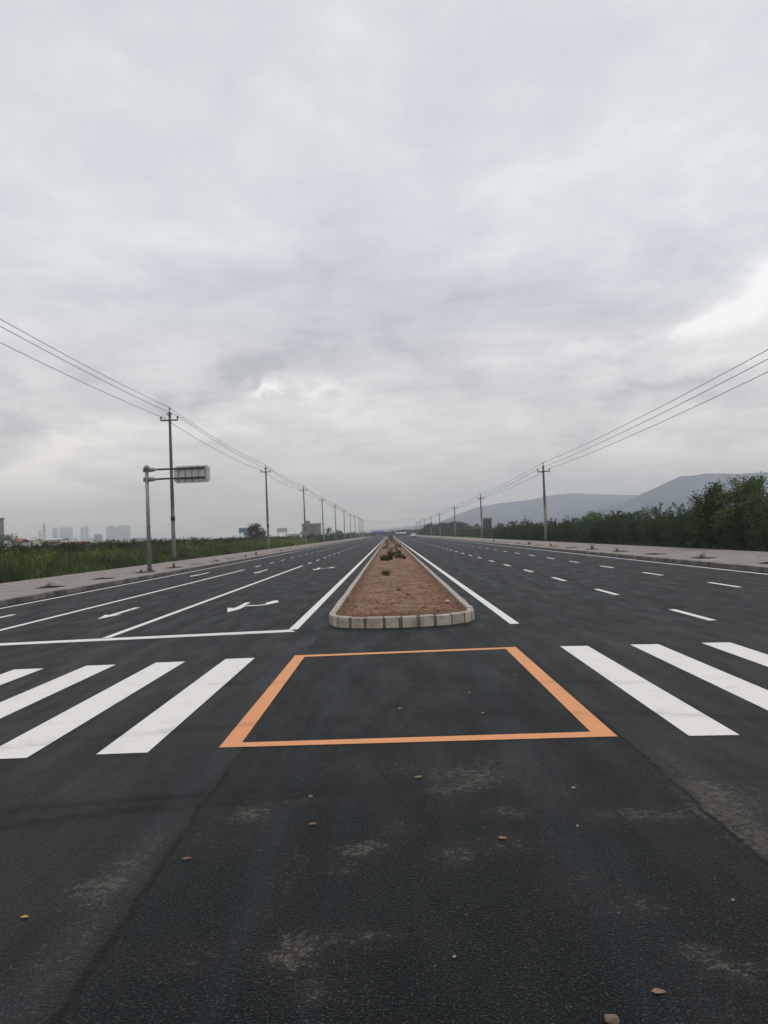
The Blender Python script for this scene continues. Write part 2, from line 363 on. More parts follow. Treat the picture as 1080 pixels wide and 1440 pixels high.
def weedmat():
    M, g, b = mat('weed_blade', (0.06, 0.1, 0.03), 0.7, 0.1); co = objco(g)
    geo = g.n.new('ShaderNodeNewGeometry').outputs['Random Per Island']
    c = g.mix(geo, (0.045, 0.075, 0.022), (0.125, 0.145, 0.045))
    c = g.mix(g.m('MULTIPLY', g.sstep(g.noise(co, 0.22, 5, 0.6), 0.46, 0.62), 0.85), c, (0.024, 0.044, 0.018))
    c = g.mix(g.m('MULTIPLY', g.sstep(g.noise(g.vm('ADD', co, (31, 7, 0)), 0.30, 5, 0.6), 0.52, 0.66), 0.6), c, (0.150, 0.145, 0.060))
    g.l.new(c, b.inputs['Base Color']); return M
M_WEED = weedmat()
M_DRYG = leafmat('weed_tuft_leaf', (0.035, 0.050, 0.020), (0.095, 0.095, 0.045), (0.13, 0.11, 0.06))
M_SHRUB = leafmat('shrub_leaf', (0.022, 0.040, 0.018), (0.046, 0.070, 0.026), (0.036, 0.060, 0.026))
M_DRYLEAF = leafmat('dry_shrub_leaf', (0.11, 0.085, 0.040), (0.065, 0.080, 0.030), (0.14, 0.095, 0.055))
M_BARK = mottled('bark', (0.07, 0.055, 0.042), (0.04, 0.033, 0.028), 6, 0.9, 0.6)
def pole_mat():
    M, g, b = mat('pole_concrete', (0.2, 0.2, 0.2), 0.85, 0.3); co = objco(g); x, y, z = g.xyz(co)
    # the lower length of each pole is limewashed paler than the stained concrete above
    n = g.noise(g.vm('MULTIPLY', co, (3, 3, 0.5)), 2.0, 6, 0.65)
    k = g.sstep(g.m('ADD', z, g.m('MULTIPLY', n, 1.6)), 4.0, 6.2)
    c = g.mix(k, (0.33, 0.32, 0.295), (0.088, 0.088, 0.092))
    c = g.mix(g.m('MULTIPLY', g.sstep(n, 0.45, 0.7), 0.45), c, (0.12, 0.115, 0.11))
    g.l.new(c, b.inputs['Base Color']); bump(g, b, g.noise(co, 30, 4, 0.6), 0.3, 0.01)
    return M
M_POLE = pole_mat()
M_STEEL = mottled('galvanised_steel', (0.32, 0.32, 0.32), (0.21, 0.21, 0.215), 5, 0.5, 0.15, 0.5, 40, 0.55)
M_DSTEEL = mottled('dark_steel', (0.060, 0.060, 0.062), (0.035, 0.035, 0.037), 6, 0.6, 0.2, 0.4)
M_PANEL = mottled('aluminium_panel', (0.56, 0.57, 0.55), (0.46, 0.47, 0.46), 2.5, 0.55, 0.1, 0.5, 20, 0.25)
M_CERAM = mat('brown_ceramic', (0.06, 0.035, 0.03), 0.35)[0]
M_WIRE = mat('wire', (0.03, 0.03, 0.032), 0.6)[0]
M_BAND = mat('black_band', (0.015, 0.015, 0.016), 0.6)[0]
def facade(name, wallc, winc, sx, sz, fx=0.55, fz=0.5):
    M, g, b = mat(name, wallc, 0.85, 0.3); co = objco(g); x, y, z = g.xyz(co)
    n = g.n.new('ShaderNodeNewGeometry').outputs['Normal']
    u = g.m('ADD', x, y)
    a = g.m('LESS_THAN', g.m('FRACT', g.m('DIVIDE', u, sx)), fx); c_ = g.m('LESS_THAN', g.m('FRACT', g.m('DIVIDE', z, sz)), fz)
    nz = g.m('LESS_THAN', g.m('ABSOLUTE', g.xyz(n)[2]), 0.5)
    f = g.m('MULTIPLY', g.m('MULTIPLY', a, c_), nz)
    wc = g.mix(g.sstep(g.noise(co, 0.15, 5, 0.6), 0.35, 0.65), wallc, tuple(0.82*q for q in wallc))
    g.l.new(g.mix(f, wc, winc), b.inputs['Base Color'])
    return M
M_TOWER = facade('tower_block', (0.55, 0.55, 0.55), (0.27, 0.28, 0.29), 4.0, 3.0)  # walls and windows paled towards the haze: distance fade painted into the colour
M_TOWER2 = facade('tower_block_bands', (0.52, 0.52, 0.52), (0.27, 0.27, 0.28), 6.0, 3.2, 0.8, 0.45)  # banded variant, its colours paled towards the haze as well
M_GREYB = mottled('grey_render', (0.19, 0.192, 0.20), (0.155, 0.158, 0.166), 0.3, 0.9, 0.1)
M_DARKB = mottled('dark_render', (0.045, 0.052, 0.062), (0.035, 0.04, 0.05), 0.3, 0.9, 0.1)
M_WALLW = mottled('white_render', (0.62, 0.60, 0.55), (0.52, 0.50, 0.45), 0.5, 0.9, 0.1)
M_WALLY = mottled('cream_render', (0.55, 0.50, 0.38), (0.47, 0.43, 0.32), 0.5, 0.9, 0.1)
M_REDROOF = mottled('red_roof', (0.30, 0.055, 0.045), (0.24, 0.045, 0.04), 0.8, 0.8, 0.1)
M_PALEROOF = mottled('pale_roof', (0.50, 0.53, 0.52), (0.42, 0.44, 0.44), 0.8, 0.7, 0.1)
M_BLUE = mottled('blue_sheet', (0.045, 0.10, 0.26), (0.035, 0.08, 0.20), 0.8, 0.6, 0.1)
M_BLUESIGN = mottled('blue_hoarding', (0.10, 0.24, 0.34), (0.08, 0.20, 0.29), 0.8, 0.6, 0.1)
M_GLASS = mat('dark_glass', (0.02, 0.024, 0.028), 0.15, 0.6)[0]
M_CAR = mat('white_car_paint', (0.70, 0.71, 0.71), 0.25, 0.6)[0]
M_RUB = mat('rubber', (0.02, 0.02, 0.02), 0.8)[0]
M_RED = mat('red_lamp', (0.3, 0.02, 0.02), 0.4)[0]
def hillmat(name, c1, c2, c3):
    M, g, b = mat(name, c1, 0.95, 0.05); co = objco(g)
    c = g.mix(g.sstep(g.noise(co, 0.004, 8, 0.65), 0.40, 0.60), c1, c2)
    gully_shade = g.noise(g.vm('MULTIPLY', co, (1.0, 0.25, 0.6)), 0.012, 7, 0.65, 0.5)
    c = g.mix(g.m('MULTIPLY', g.sstep(gully_shade, 0.46, 0.62), 0.8), c, c3)  # ridge and gully shading painted into the colour
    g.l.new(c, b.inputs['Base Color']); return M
M_HILL = hillmat('hazed_hill_scrub', (0.030, 0.064, 0.105), (0.085, 0.120, 0.155), (0.006, 0.024, 0.050))  # scrub tones shifted to blue: distance haze painted into the base colour

# ------------------------------------------------------------------ terrain
MB().quad((-4300, -150, -0.03), (4300, -150, -0.03), (4300, 4350, -0.03), (-4300, 4350, -0.03)).build('ground', M_EARTH)['kind'] = 'structure'

KL, KR = -11.9, 12.3           # road side of the kerbs
PL, PR = -17.85, 18.3          # field side of the pavements
YE = 520.0                     # where the carriageway leaves sight
YC = 14.0; RC = 10.0           # corner of the side road: start of the curve and its radius
# ------------------------------------------------------------------ dust, tyre marks
spots = []   # x, y, ax, ay, rot, amp
def spot(px, py, rx, ry, amp, z=0):
    cx, cy = G(px, py); ex, ey = G(px+rx, py); fx, fy = G(px, py-ry)
    spots.append((cx, cy, max(0.03, abs(ex-cx)), max(0.03, abs(fy-cy)), amp))
for s_ in [(348, 1145, 26, 10, 1.1), (415, 1126, 50, 4, 0.7), (500, 1196, 26, 9, 1.0), (525, 1188, 16, 7, 0.8), (480, 1222, 26, 8, 0.5),
           (655, 1096, 46, 12, 0.95), (625, 1108, 34, 8, 0.7), (705, 1140, 26, 6, 0.8), (730, 1147, 14, 4, 0.8), (560, 1165, 24, 12, 0.5),
           (640, 1202, 26, 12, 0.75), (705, 1190, 44, 12, 0.5), (410, 1230, 24, 36, 0.35), (415, 1340, 30, 26, 0.95), (385, 1348, 24, 9, 0.6),
           (440, 1395, 20, 14, 0.85), (475, 1320, 60, 12, 0.45), (520, 1316, 24, 8, 0.5), (265, 1345, 50, 22, 0.4), (145, 1243, 36, 10, 0.9),
           (118, 1262, 36, 14, 0.6), (100, 1320, 34, 40, 0.45), (170, 1215, 34, 10, 0.5), (985, 1334, 22, 8, 1.1), (1003, 1352, 24, 10, 0.8),
           (1050, 1362, 34, 8, 0.7), (1030, 1380, 40, 12, 0.4), (905, 1275, 40, 12, 0.55), (925, 1146, 70, 8, 0.7), (870, 1142, 40, 6, 0.4),
           (990, 1134, 22, 6, 1.0), (1015, 1150, 26, 10, 0.8), (1050, 1176, 30, 12, 0.9), (1078, 1198, 20, 10, 0.8), (970, 1110, 40, 16, 0.5),
           (1040, 1120, 50, 26, 0.5), (800, 1110, 60, 10, 0.3), (820, 1260, 60, 40, 0.18), (540, 1075, 60, 8, 0.3), (700, 1068, 60, 8, 0.3),
           (640, 1085, 120, 14, 0.35), (565, 1002, 14, 6, 0.4), (540, 985, 8, 10, 0.5), (300, 1180, 60, 14, 0.3), (60, 1110, 80, 20, 0.25)]:
    spot(*s_)
tl = []
for pts in ([(0, 1163), (140, 1143), (270, 1132), (420, 1122), (560, 1106), (640, 1102)], [(0, 1140), (150, 1128), (300, 1118), (500, 1106), (640, 1096)],
            [(0, 1052), (180, 1034), (340, 1020), (500, 1011), (700, 1005), (900, 1002), (1080, 1012)], [(420, 1010), (600, 1004), (760, 1000)],
            [(300, 962), (560, 958), (900, 960)], [(20, 908), (250, 895), (380, 889), (660, 878), (760, 886)]):
    tl.append([G(*q) for q in pts])
def surf_attrs(me):
    n = len(me.vertices); a = np.empty(n*3, dtype=np.float32); me.vertices.foreach_get('co', a); a = a.reshape(-1, 3)
    X, Y = a[:, 0], a[:, 1]; d = np.zeros(n); t = np.zeros(n)
    for cx, cy, ax, ay, amp in spots: d += amp*np.exp(-(((X-cx)/ax)**2+((Y-cy)/ay)**2)*0.8)
    # dirt kept beside the joints
    d += 0.42*np.exp(-((X+1.46)/0.10)**2)*(Y < 5.6)*(0.5+0.5*np.sin(Y*3.1)) + 0.5*np.exp(-((X-2.00)/0.10)**2)*(Y < 6.4)*(Y > 3.2)
    for L_ in tl:
        dist = np.full(n, 9.0)
        for (x0, y0), (x1, y1) in zip(L_[:-1], L_[1:]):
            vx, vy = x1-x0, y1-y0; q = np.clip(((X-x0)*vx+(Y-y0)*vy)/(vx*vx+vy*vy), 0, 1)
            dist = np.minimum(dist, np.hypot(X-x0-q*vx, Y-y0-q*vy))
        t = np.maximum(t, np.exp(-(dist/0.085)**2))
    for nm, arr in (('dust', d), ('tyre', t)):
        at_ = me.attributes.new(nm, 'FLOAT', 'POINT'); at_.data.foreach_set('value', arr.astype(np.float32))
# ------------------------------------------------------------------ road: one sheet, fine grid near the camera
def grid(x0, x1, y0, y1, nx, ny, z=0.0):
    xs = np.linspace(x0, x1, nx+1); ys = np.linspace(y0, y1, ny+1)
    X, Y = np.meshgrid(xs, ys); v = np.stack([X.ravel(), Y.ravel(), np.full(X.size, z)], 1)
    i = np.arange(nx)[None, :]+np.arange(ny)[:, None]*(nx+1); i = i.ravel()
    return v, np.stack([i, i+1, i+nx+2, i+nx+1], 1)
gv, gq = grid(-5, 5, 1, 16, 200, 300)
vs = [gv]; qs = [gq]; k = len(gv)
def addq(x0, y0, x1, y1):
    global k
    vs.append(np.array([(x0, y0, 0), (x1, y0, 0), (x1, y1, 0), (x0, y1, 0)], dtype=float)); qs.append(np.array([(k, k+1, k+2, k+3)])); k += 4
addq(KL, 1, -5, 16); addq(5, 1, KR, 16); addq(KL, 16, KR, YE); addq(KL, -40, KR, 1)
addq(-200, -40, KL, YC-RC); addq(KR, -40, 200, YC-RC)
# flared corners of the junction
for sx, kx in ((-1, KL), (1, KR)):
    cx = kx+sx*RC; prev = None
    for j in range(13):
        a = math.pi/2*j/12
        p = (cx-sx*RC*math.cos(a), YC-RC*math.sin(a))
        if prev is not None:
            q = np.array([(prev[0], prev[1], 0), (p[0], p[1], 0), (p[0], YC-RC-1e-3, 0), (prev[0], YC-RC-1e-3, 0)], dtype=float)
            vs.append(q if sx > 0 else q[::-1]); qs.append(np.array([(k, k+1, k+2, k+3)])); k += 4
        prev = p
road_me = np_mesh('road', np.concatenate(vs), np.concatenate(qs)); surf_attrs(road_me)
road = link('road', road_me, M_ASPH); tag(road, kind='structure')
ZM = 0.004
def mark(name, poly, material, label=None, sub=(1, 1), z=ZM):
    """painted marking: a 4-point patch, subdivided so that it carries the wear of the road"""
    p = [Vector((a, b, 0)) for a, b in poly]; nx, ny = sub
    v = []; q = []
    for j in range(ny+1):
        for i in range(nx+1):
            s, t = i/nx, j/ny
            c = p[0]*(1-s)*(1-t)+p[1]*s*(1-t)+p[2]*s*t+p[3]*(1-s)*t
            v.append((c.x, c.y, z))
    for j in range(ny):
        for i in range(nx):
            a = j*(nx+1)+i; q.append((a, a+1, a+nx+2, a+nx+1))
    me = np_mesh(name, np.array(v), np.array(q)); surf_attrs(me)
    o = link(name, me, material, road)
    if label: o['label'] = label
    return o
# crosswalk
for i in range(10):
    s = random.Random(i).uniform(-.02, .02)
    x = -2.52-i*1.0; y0, y1 = 6.67+s, 11.73-0.075*i+s
    if i*1.0+2.52 < 11.4: mark('crosswalk_stripe', [(x, y0), (x+.43, y0), (x+.47, y1), (x+.04, y1)], M_WHITE, None, (8, 70) if i < 4 else (1, 4))
    x = 2.385+i*1.0
    if x < 11.6: mark('crosswalk_stripe', [(x, 6.57+s), (x+.40, 6.54+s), (x+.44, 11.70-.09*i), (x+.05, 11.76-.09*i)], M_WHITE, None, (8, 70) if i < 3 else (1, 4))
# orange box
bo = [(-1.51, 6.76), (1.82, 6.65), (1.80, 11.86), (-1.47, 11.84)]; bi = [(-1.34, 6.90), (1.64, 6.83), (1.63, 11.70), (-1.31, 11.66)]
for a, b_, lab in ((0, 1, 'near side of the orange box'), (1, 2, None), (2, 3, None), (3, 0, None)):
    mark('orange_box_line', [bo[a], bo[b_], bi[b_], bi[a]], M_ORANGE, lab, (60, 3))
def lane_line(x, y0, y1, w=0.15, name='lane_line'):
    n = 1 if y0 > 16 else 8
    return mark(name, [(x-w/2, y0), (x+w/2, y0), (x+w/2, y1), (x-w/2, y1)], M_WHITE, None, (1, n))
mark('stop_line', [(-11.55, 14.02), (-1.82, 14.80), (-1.94, 15.16), (-11.55, 14.38)], M_WHITE, 'white stop line', (40, 2))
lane_line(-1.90, 15.17, YE, 0.17); lane_line(2.24, 14.75, YE, 0.17)
lane_line(-11.45, 14.43, YE, 0.14); lane_line(11.93, 14.0, YE, 0.14)
lane_line(-5.39, 14.96, 48.6, 0.15); lane_line(-8.43, 14.72, 45.8, 0.15)
def dashes(x, y0, per, ln, n, w=0.14):
    for i in range(n): lane_line(x, y0+i*per, y0+i*per+ln, w, 'lane_dash')
yy0 = G(1006, 872.5)[1]
dashes(5.64, yy0, 5.9, 2.05, 40); dashes(9.10, yy0+0.9, 5.9, 2.05, 40)
dashes(-5.37, 52.0, 5.9, 2.05, 34); dashes(-8.43, 49.5, 5.9, 2.05, 34)
# arrows: outlines measured on the road
def arrow(polys, label):
    v = []; f = []
    for P_ in polys:
        k_ = len(v); v += [(a, b, ZM) for a, b in P_]; f.append(tuple(range(k_, k_+len(P_))))
    me = bpy.data.meshes.new('lane_arrow'); me.from_pydata(v, [], f); me.update(); surf_attrs(me)
    o = link('lane_arrow', me, M_WHITE, road); o['label'] = label
def straight(x, y, s=1.0):    # points towards the camera
    arrow([[(x, y), (x+.22, y+1.15), (x+.08, y+1.0), (x+.075, y+3.0*s), (x-.075, y+3.0*s), (x-.08, y+1.0), (x-.22, y+1.15)]], 'white straight-ahead lane arrow')
straight(-6.95, 18.75); straight(-9.98, 18.0)
straight(-6.95, 40.5, 1.4); straight(-9.98, 39.5, 1.4)
def turn(pts_px): return [G(*q) for q in pts_px]
arr = [turn([(319.6, 861), (320, 855), (329.6, 855), (334, 853.4), (345.8, 847.3), (352.5, 847.3), (347, 850.3), (341, 852.6), (345, 852.6), (338, 856.2), (330, 858.6)]),
       turn([(341, 852.6), (342.5, 851.8), (350.5, 851.3), (363, 851.0), (373, 849.6), (375, 847.5), (385, 844.8), (390.5, 844.4), (392, 847), (385, 848.4), (377, 850.2), (363, 852.0), (350, 852.4)])]
arrow(arr, 'white left-turn lane arrow beside the median')
def shift(P_, dy): return [(a, b+dy) for a, b in P_]
arrow([shift(p, 22.4) for p in arr], 'distant white left-turn lane arrow')

# ------------------------------------------------------------------ kerbs and pavements
def path_len(P_):
    L_ = [0]
    for a, b in zip(P_[:-1], P_[1:]): L_.append(L_[-1]+math.hypot(b[0]-a[0], b[1]-a[1]))
    return L_
def sample(P_, L_, s):
    s = max(0, min(s, L_[-1]-1e-6)); i = max(j for j in range(len(L_)) if L_[j] <= s); i = min(i, len(P_)-2)
    t = (s-L_[i])/(L_[i+1]-L_[i]); a, b = P_[i], P_[i+1]; dx_, dy_ = b[0]-a[0], b[1]-a[1]; q = math.hypot(dx_, dy_)
    return (a[0]+dx_*t, a[1]+dy_*t), (-dy_/q, dx_/q)
def kerb_mesh(P_, width, height, seg, gap, until, seed=1, z0=-0.02, side=1):
    """stones along a path; width is laid to the given side of the path"""
    L_ = path_len(P_); mb = MB(); r = random.Random(seed); s = 0.0; mort = MB()
    while s < L_[-1]-0.05:
        ln = seg*r.uniform(0.96, 1.04) if s < until else 30.0
        e = min(s+ln, L_[-1]); gp = gap*r.uniform(0.6, 1.6) if s < until else 0.0
        (a, na), (b, nb) = sample(P_, L_, s+gp/2), sample(P_, L_, e-gp/2)
        off = r.uniform(-.006, .006); dh = r.uniform(-.007, .007) if s < until else 0; ch = 0.018
        prof = [(off, z0), (off, height-ch+dh), (off+ch, height+dh), (width-ch*.5, height+dh), (width, height-ch*.5+dh), (width, z0)]
        k_ = len(mb.v)
        for (p, n_) in ((a, na), (b, nb)):
            for (o_, z_) in prof: mb.v.append((p[0]+n_[0]*o_*side, p[1]+n_[1]*o_*side, z_))
        np_ = len(prof)
        for j in range(np_-1): mb.f.append((k_+j, k_+j+1, k_+np_+j+1, k_+np_+j))
        mb.f.append(tuple(range(k_, k_+np_))); mb.f.append(tuple(range(k_+np_, k_+2*np_))[::-1])
        if s < until and e < L_[-1]:                       # mortar in the joint, set back from the face
            (c, nc), (d_, nd) = sample(P_, L_, e-gap), sample(P_, L_, e+gap)
            k2 = len(mort.v); ins = 0.004
            for (p, n_) in ((c, nc), (d_, nd)):
                for (o_, z_) in ((ins, z0), (ins, height-.012), (width-.01, height-.012), (width-.01, z0)): mort.v.append((p[0]+n_[0]*o_*side, p[1]+n_[1]*o_*side, z_))
            for j in range(3): mort.f.append((k2+j, k2+j+1, k2+4+j+1, k2+4+j))
        s = e
    return mb, mort
def corner(kx, sx, r, cx, ex=190):
    pts = [(sx*ex, YC-r)] + [(cx-sx*r*math.cos(a), YC-r*math.sin(a)) for a in [math.pi/2*j/10 for j in range(10, -1, -1)]] + [(kx, YE)]
    return pts
def recalc(o):
    bm = bmesh.new(); bm.from_mesh(o.data); bmesh.ops.recalc_face_normals(bm, faces=bm.faces); bm.to_mesh(o.data); bm.free()
KH = 0.17
for sx, kx, px_ in ((-1, KL, PL), (1, KR, PR)):
    cx = kx+sx*RC
    P_ = corner(kx, sx, RC, cx)[::-1]                       # far end first, so the stones are fine from the near side back
    P_ = P_[::-1]
    stone, mort = kerb_mesh(P_[1:], 0.15, KH, 0.75, 0.012, 190, 3+sx, side=(1 if sx < 0 else -1)*1)
    # offset must fall on the pavement side
    ns = len(stone.f); k_ = len(stone.v); stone.v += mort.v; stone.f += [tuple(i+k_ for i in f_) for f_ in mort.f]
    o = stone.build('kerb', M_KERB); o.data.materials.append(M_MORT)
    for p_ in o.data.polygons[ns:]: p_.material_index = 1
    recalc(o); tag(o, 'stone kerb of the %s pavement' % ('left-hand' if sx < 0 else 'right-hand'), kind='structure')
    wv = []; wf = []
    wid = abs(px_-kx)-0.15
    for j in range(11):
        a = math.pi/2*(10-j)/10
        for r in (RC-0.15, RC-0.15-wid): wv.append((cx-sx*r*math.cos(a), YC-r*math.sin(a), KH-.006))
    wv = [(sx*190, YC-RC+.15, KH-.006), (sx*190, YC-RC+.15+wid, KH-.006)]+wv+[(kx+sx*.15, YE, KH-.006), (px_, YE, KH-.006)]
    for j in range(len(wv)//2-1): wf.append((2*j, 2*j+1, 2*j+3, 2*j+2))
    me = bpy.data.meshes.new('pavement'); me.from_pydata(wv, [], wf); me.update()
    pv = link('pavement', me, M_PAVE); recalc(pv)
    if pv.data.polygons[0].normal.z < 0: pv.data.flip_normals()
    tag(pv, 'brick pavement on the %s side of the road' % ('left' if sx < 0 else 'right'), kind='structure')
    # outer edging so the slab has a side
    e = MB(); e.box((px_+sx*.04, (YC+YE)/2, KH/2-.02), (0.08, YE-YC, KH+.02)); e.build('pavement_edging', M_KERB, pv)
    # tree pits: bare openings in the paving, soil a little below with clods round the rim
    tx, y0, dp = (-13.4, 25.3, 5.95) if sx < 0 else (13.7, 28.6, 6.4)
    for i in range(34):
        y = y0+i*dp; r = random.Random(i*7+sx); mb = MB(); n = 14
        hw = 0.42
        k_ = 0; mb.v.append((tx, y, KH-.003+.003))
        ring = []
        for j in range(n):
            a = 2*math.pi*j/n; q = 1/max(abs(math.cos(a)), abs(math.sin(a)))*.92*r.uniform(.85, 1.12)
            ring.append((tx+hw*1.15*q*math.cos(a), y+hw*1.75*q*math.sin(a), KH-.004)); 
        mb.v += ring
        mb.v += [(tx+(p[0]-tx)*.75, y+(p[1]-y)*.75, KH+r.uniform(.0, .03)) for p in ring]
        for j in range(n):
            j1 = (j+1) % n
            mb.f.append((1+j, 1+j1, 1+n+j1, 1+n+j)); mb.f.append((1+n+j, 1+n+j1, 0))
        mb.build('tree_pit', M_PIT, pv)

# ------------------------------------------------------------------ median island
half = [(-1.29, 16.6), (-1.285, 16.1), (-1.25, 15.72), (-1.13, 15.38), (-0.92, 15.13), (-0.62, 14.96), (-0.22, 14.87), (0.17, 14.83),
        (0.56, 14.86), (0.96, 14.95), (1.27, 15.13), (1.48, 15.38), (1.60, 15.72), (1.635, 16.1), (1.64, 16.6)]
MEND = 330.0
MP = [(-1.29, MEND)] + [(-1.29, y) for y in (200, 100, 60, 30)] + half + [(1.64, y) for y in (30, 60, 100, 200)] + [(1.64, MEND)]
island = empty('median_island', (0.17, 15.0, 0))
tag(island, 'long soil-filled median island with pale kerb running down the middle of the road', 'traffic island')
front = [p for p in MP if p[1] < 17]
ki = MP.index((-1.29, 30)); 
sf, mf = kerb_mesh(half, 0.13, 0.20, 0.335, 0.044, 1e9, 5)
o = sf.build('kerb_border', M_KERBM, island); 
L1 = [(-1.29, y) for y in (16.6, 60, MEND)][::-1]; R1 = [(1.64, y) for y in (16.6, 60, MEND)]
s1, m1 = kerb_mesh([(-1.29, 16.6), (-1.29, MEND)], 0.13, 0.20, 0.9, 0.012, 150, 6, side=-1)
s2, m2 = kerb_mesh(R1, 0.13, 0.20, 0.9, 0.012, 150, 7)
mm = MB()
for q in (sf, s1, s2):
    k_ = len(mm.v); mm.v += q.v; mm.f += [tuple(i+k_ for i in f_) for f_ in q.f]
bpy.data.objects.remove(o)
ns = len(mm.f)
for q in (mf, m1, m2):
    k_ = len(mm.v); mm.v += q.v; mm.f += [tuple(i+k_ for i in f_) for f_ in q.f]
o = mm.build('kerb_border', M_KERBM, island); o.data.materials.append(M_MORT)
for p_ in o.data.polygons[ns:]: p_.material_index = 1
recalc(o)
def soil_z(x, y):
    e = min(x+1.16, 1.51-x, (y-14.95)*1.2); e = max(0, min(1, e/0.5))
    z = 0.135+0.035*e+0.03*mnoise.noise((x*1.3, y*0.9, 0))+0.035*abs(mnoise.noise((x*4, y*4, 3)))+0.024*mnoise.noise((x*9, y*9, 7))+0.014*mnoise.noise((x*21, y*21, 2))
    if y < 16.6: z += 0.03*max(0, mnoise.noise((x*6, y*6, 5)))
    return z
def front_y(x):
    for (x0, y0), (x1, y1) in zip(half[:-1], half[1:]):
        if x0 <= x <= x1: return y0+(y1-y0)*(x-x0)/(x1-x0+1e-9)
    return 15
mb = MB(); ys = []
y = 0.0
while y < MEND-15: ys.append(y); y += 0.05 if y < 10 else (0.12 if y < 30 else (0.6 if y < 80 else 6))
nx = 48
for yy in ys:
    for i in range(nx+1):
        x = -1.165+i*(1.515+1.165)/nx; f0 = front_y(x)+.11+0.04
        w = max(0, 1-yy/3.0); Y_ = f0*w+(14.95+.0)*(1-w)+yy
        mb.v.append((x, Y_, soil_z(x, Y_)))
for j in range(len(ys)-1):
    for i in range(nx):
        a = j*(nx+1)+i; mb.f.append((a, a+1, a+nx+2, a+nx+1))
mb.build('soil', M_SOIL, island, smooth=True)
for o in island.children: o.matrix_parent_inverse = Matrix.Translation(-Vector(island.location))

# ------------------------------------------------------------------ foliage
def leaf_quads(c, size, r, up=0.3, asp=2.2):
    n = len(c); d = r.normal(size=(n, 3)); d[:, 2] += up; d /= np.linalg.norm(d, axis=1)[:, None]
    e = r.normal(size=(n, 3)); e -= (e*d).sum(1)[:, None]*d; e /= np.linalg.norm(e, axis=1)[:, None]
    s = (size*r.uniform(.6, 1.4, n))[:, None] if np.isscalar(size) else size[:, None]
    a, b = d*s*.5, e*s*.5/asp*1.0
    v = np.stack([c-a, c+b, c+a, c-b], 1).reshape(-1, 3)
    q = np.arange(4*n).reshape(-1, 4); return v, q
def plant(kind, h, w, n, seed, size, leafm, shoots=6, low=0.05, trunk_r=0.03, cat_loc=(0, 0, 0), spread=0.5, gather=0.16):
    """several rising shoots with leaves scattered round them; returns (Empty, crown points)"""
    r = np.random.default_rng(seed); root = empty(kind, cat_loc); tr = MB(); C = []
    for i in range(shoots):
        a = 2*math.pi*(i+r.uniform(-.3, .3))/shoots; top = h*(1.0 if i == 0 else r.uniform(.62, .97)); rr = w*.5*(r.uniform(0, .25) if i == 0 else r.uniform(.45, .95))
        b0 = h*low*r.uniform(.5, 2)
        pts = []; m_ = 6
        for j in range(m_):
            t = j/(m_-1)
            pts.append((rr*math.cos(a)*t**.7+r.normal()*w*.03*t, rr*math.sin(a)*t**.7+r.normal()*w*.03*t, b0*(1-t)*(i > 0)+top*t))
        pr = [trunk_r*(1.0 if i == 0 else .6)*(1-.85*j/(m_-1)) for j in range(m_)]
        tr.tube(pts, pr, 5, False)
        k_ = n//shoots; t = r.uniform(0.08, 1.02, k_)**0.85; pa = np.array(pts)
        idx = np.clip(t*(m_-1), 0, m_-1.001); i0 = idx.astype(int); fr = (idx-i0)[:, None]
        c = pa[i0]*(1-fr)+pa[i0+1]*fr
        # side twigs: leaves gather in clumps along each shoot
        nt_ = 14; tt = r.uniform(0, 1, nt_); dirs = r.normal(size=(nt_, 3)); dirs[:, 2] = np.abs(dirs[:, 2])*.5
        dirs /= np.linalg.norm(dirs, axis=1)[:, None]; near_ = np.abs(t[:, None]-tt[None]).argmin(1)
        rad_ = (w*spread*.55*(1-0.75*np.clip(t, 0, 1))+w*.06)[:, None]
        c = c+dirs[near_]*rad_*r.uniform(0, 1, (k_, 1))+r.normal(size=(k_, 3))*rad_*gather*1.6
        c[:, 2] = np.maximum(c[:, 2], 0.03); C.append(c)
    tr.build('trunk', M_BARK, root)
    v, q = leaf_quads(np.concatenate(C), size, r)
    link('crown', np_mesh('crown', v, q), leafm, root)
    return root
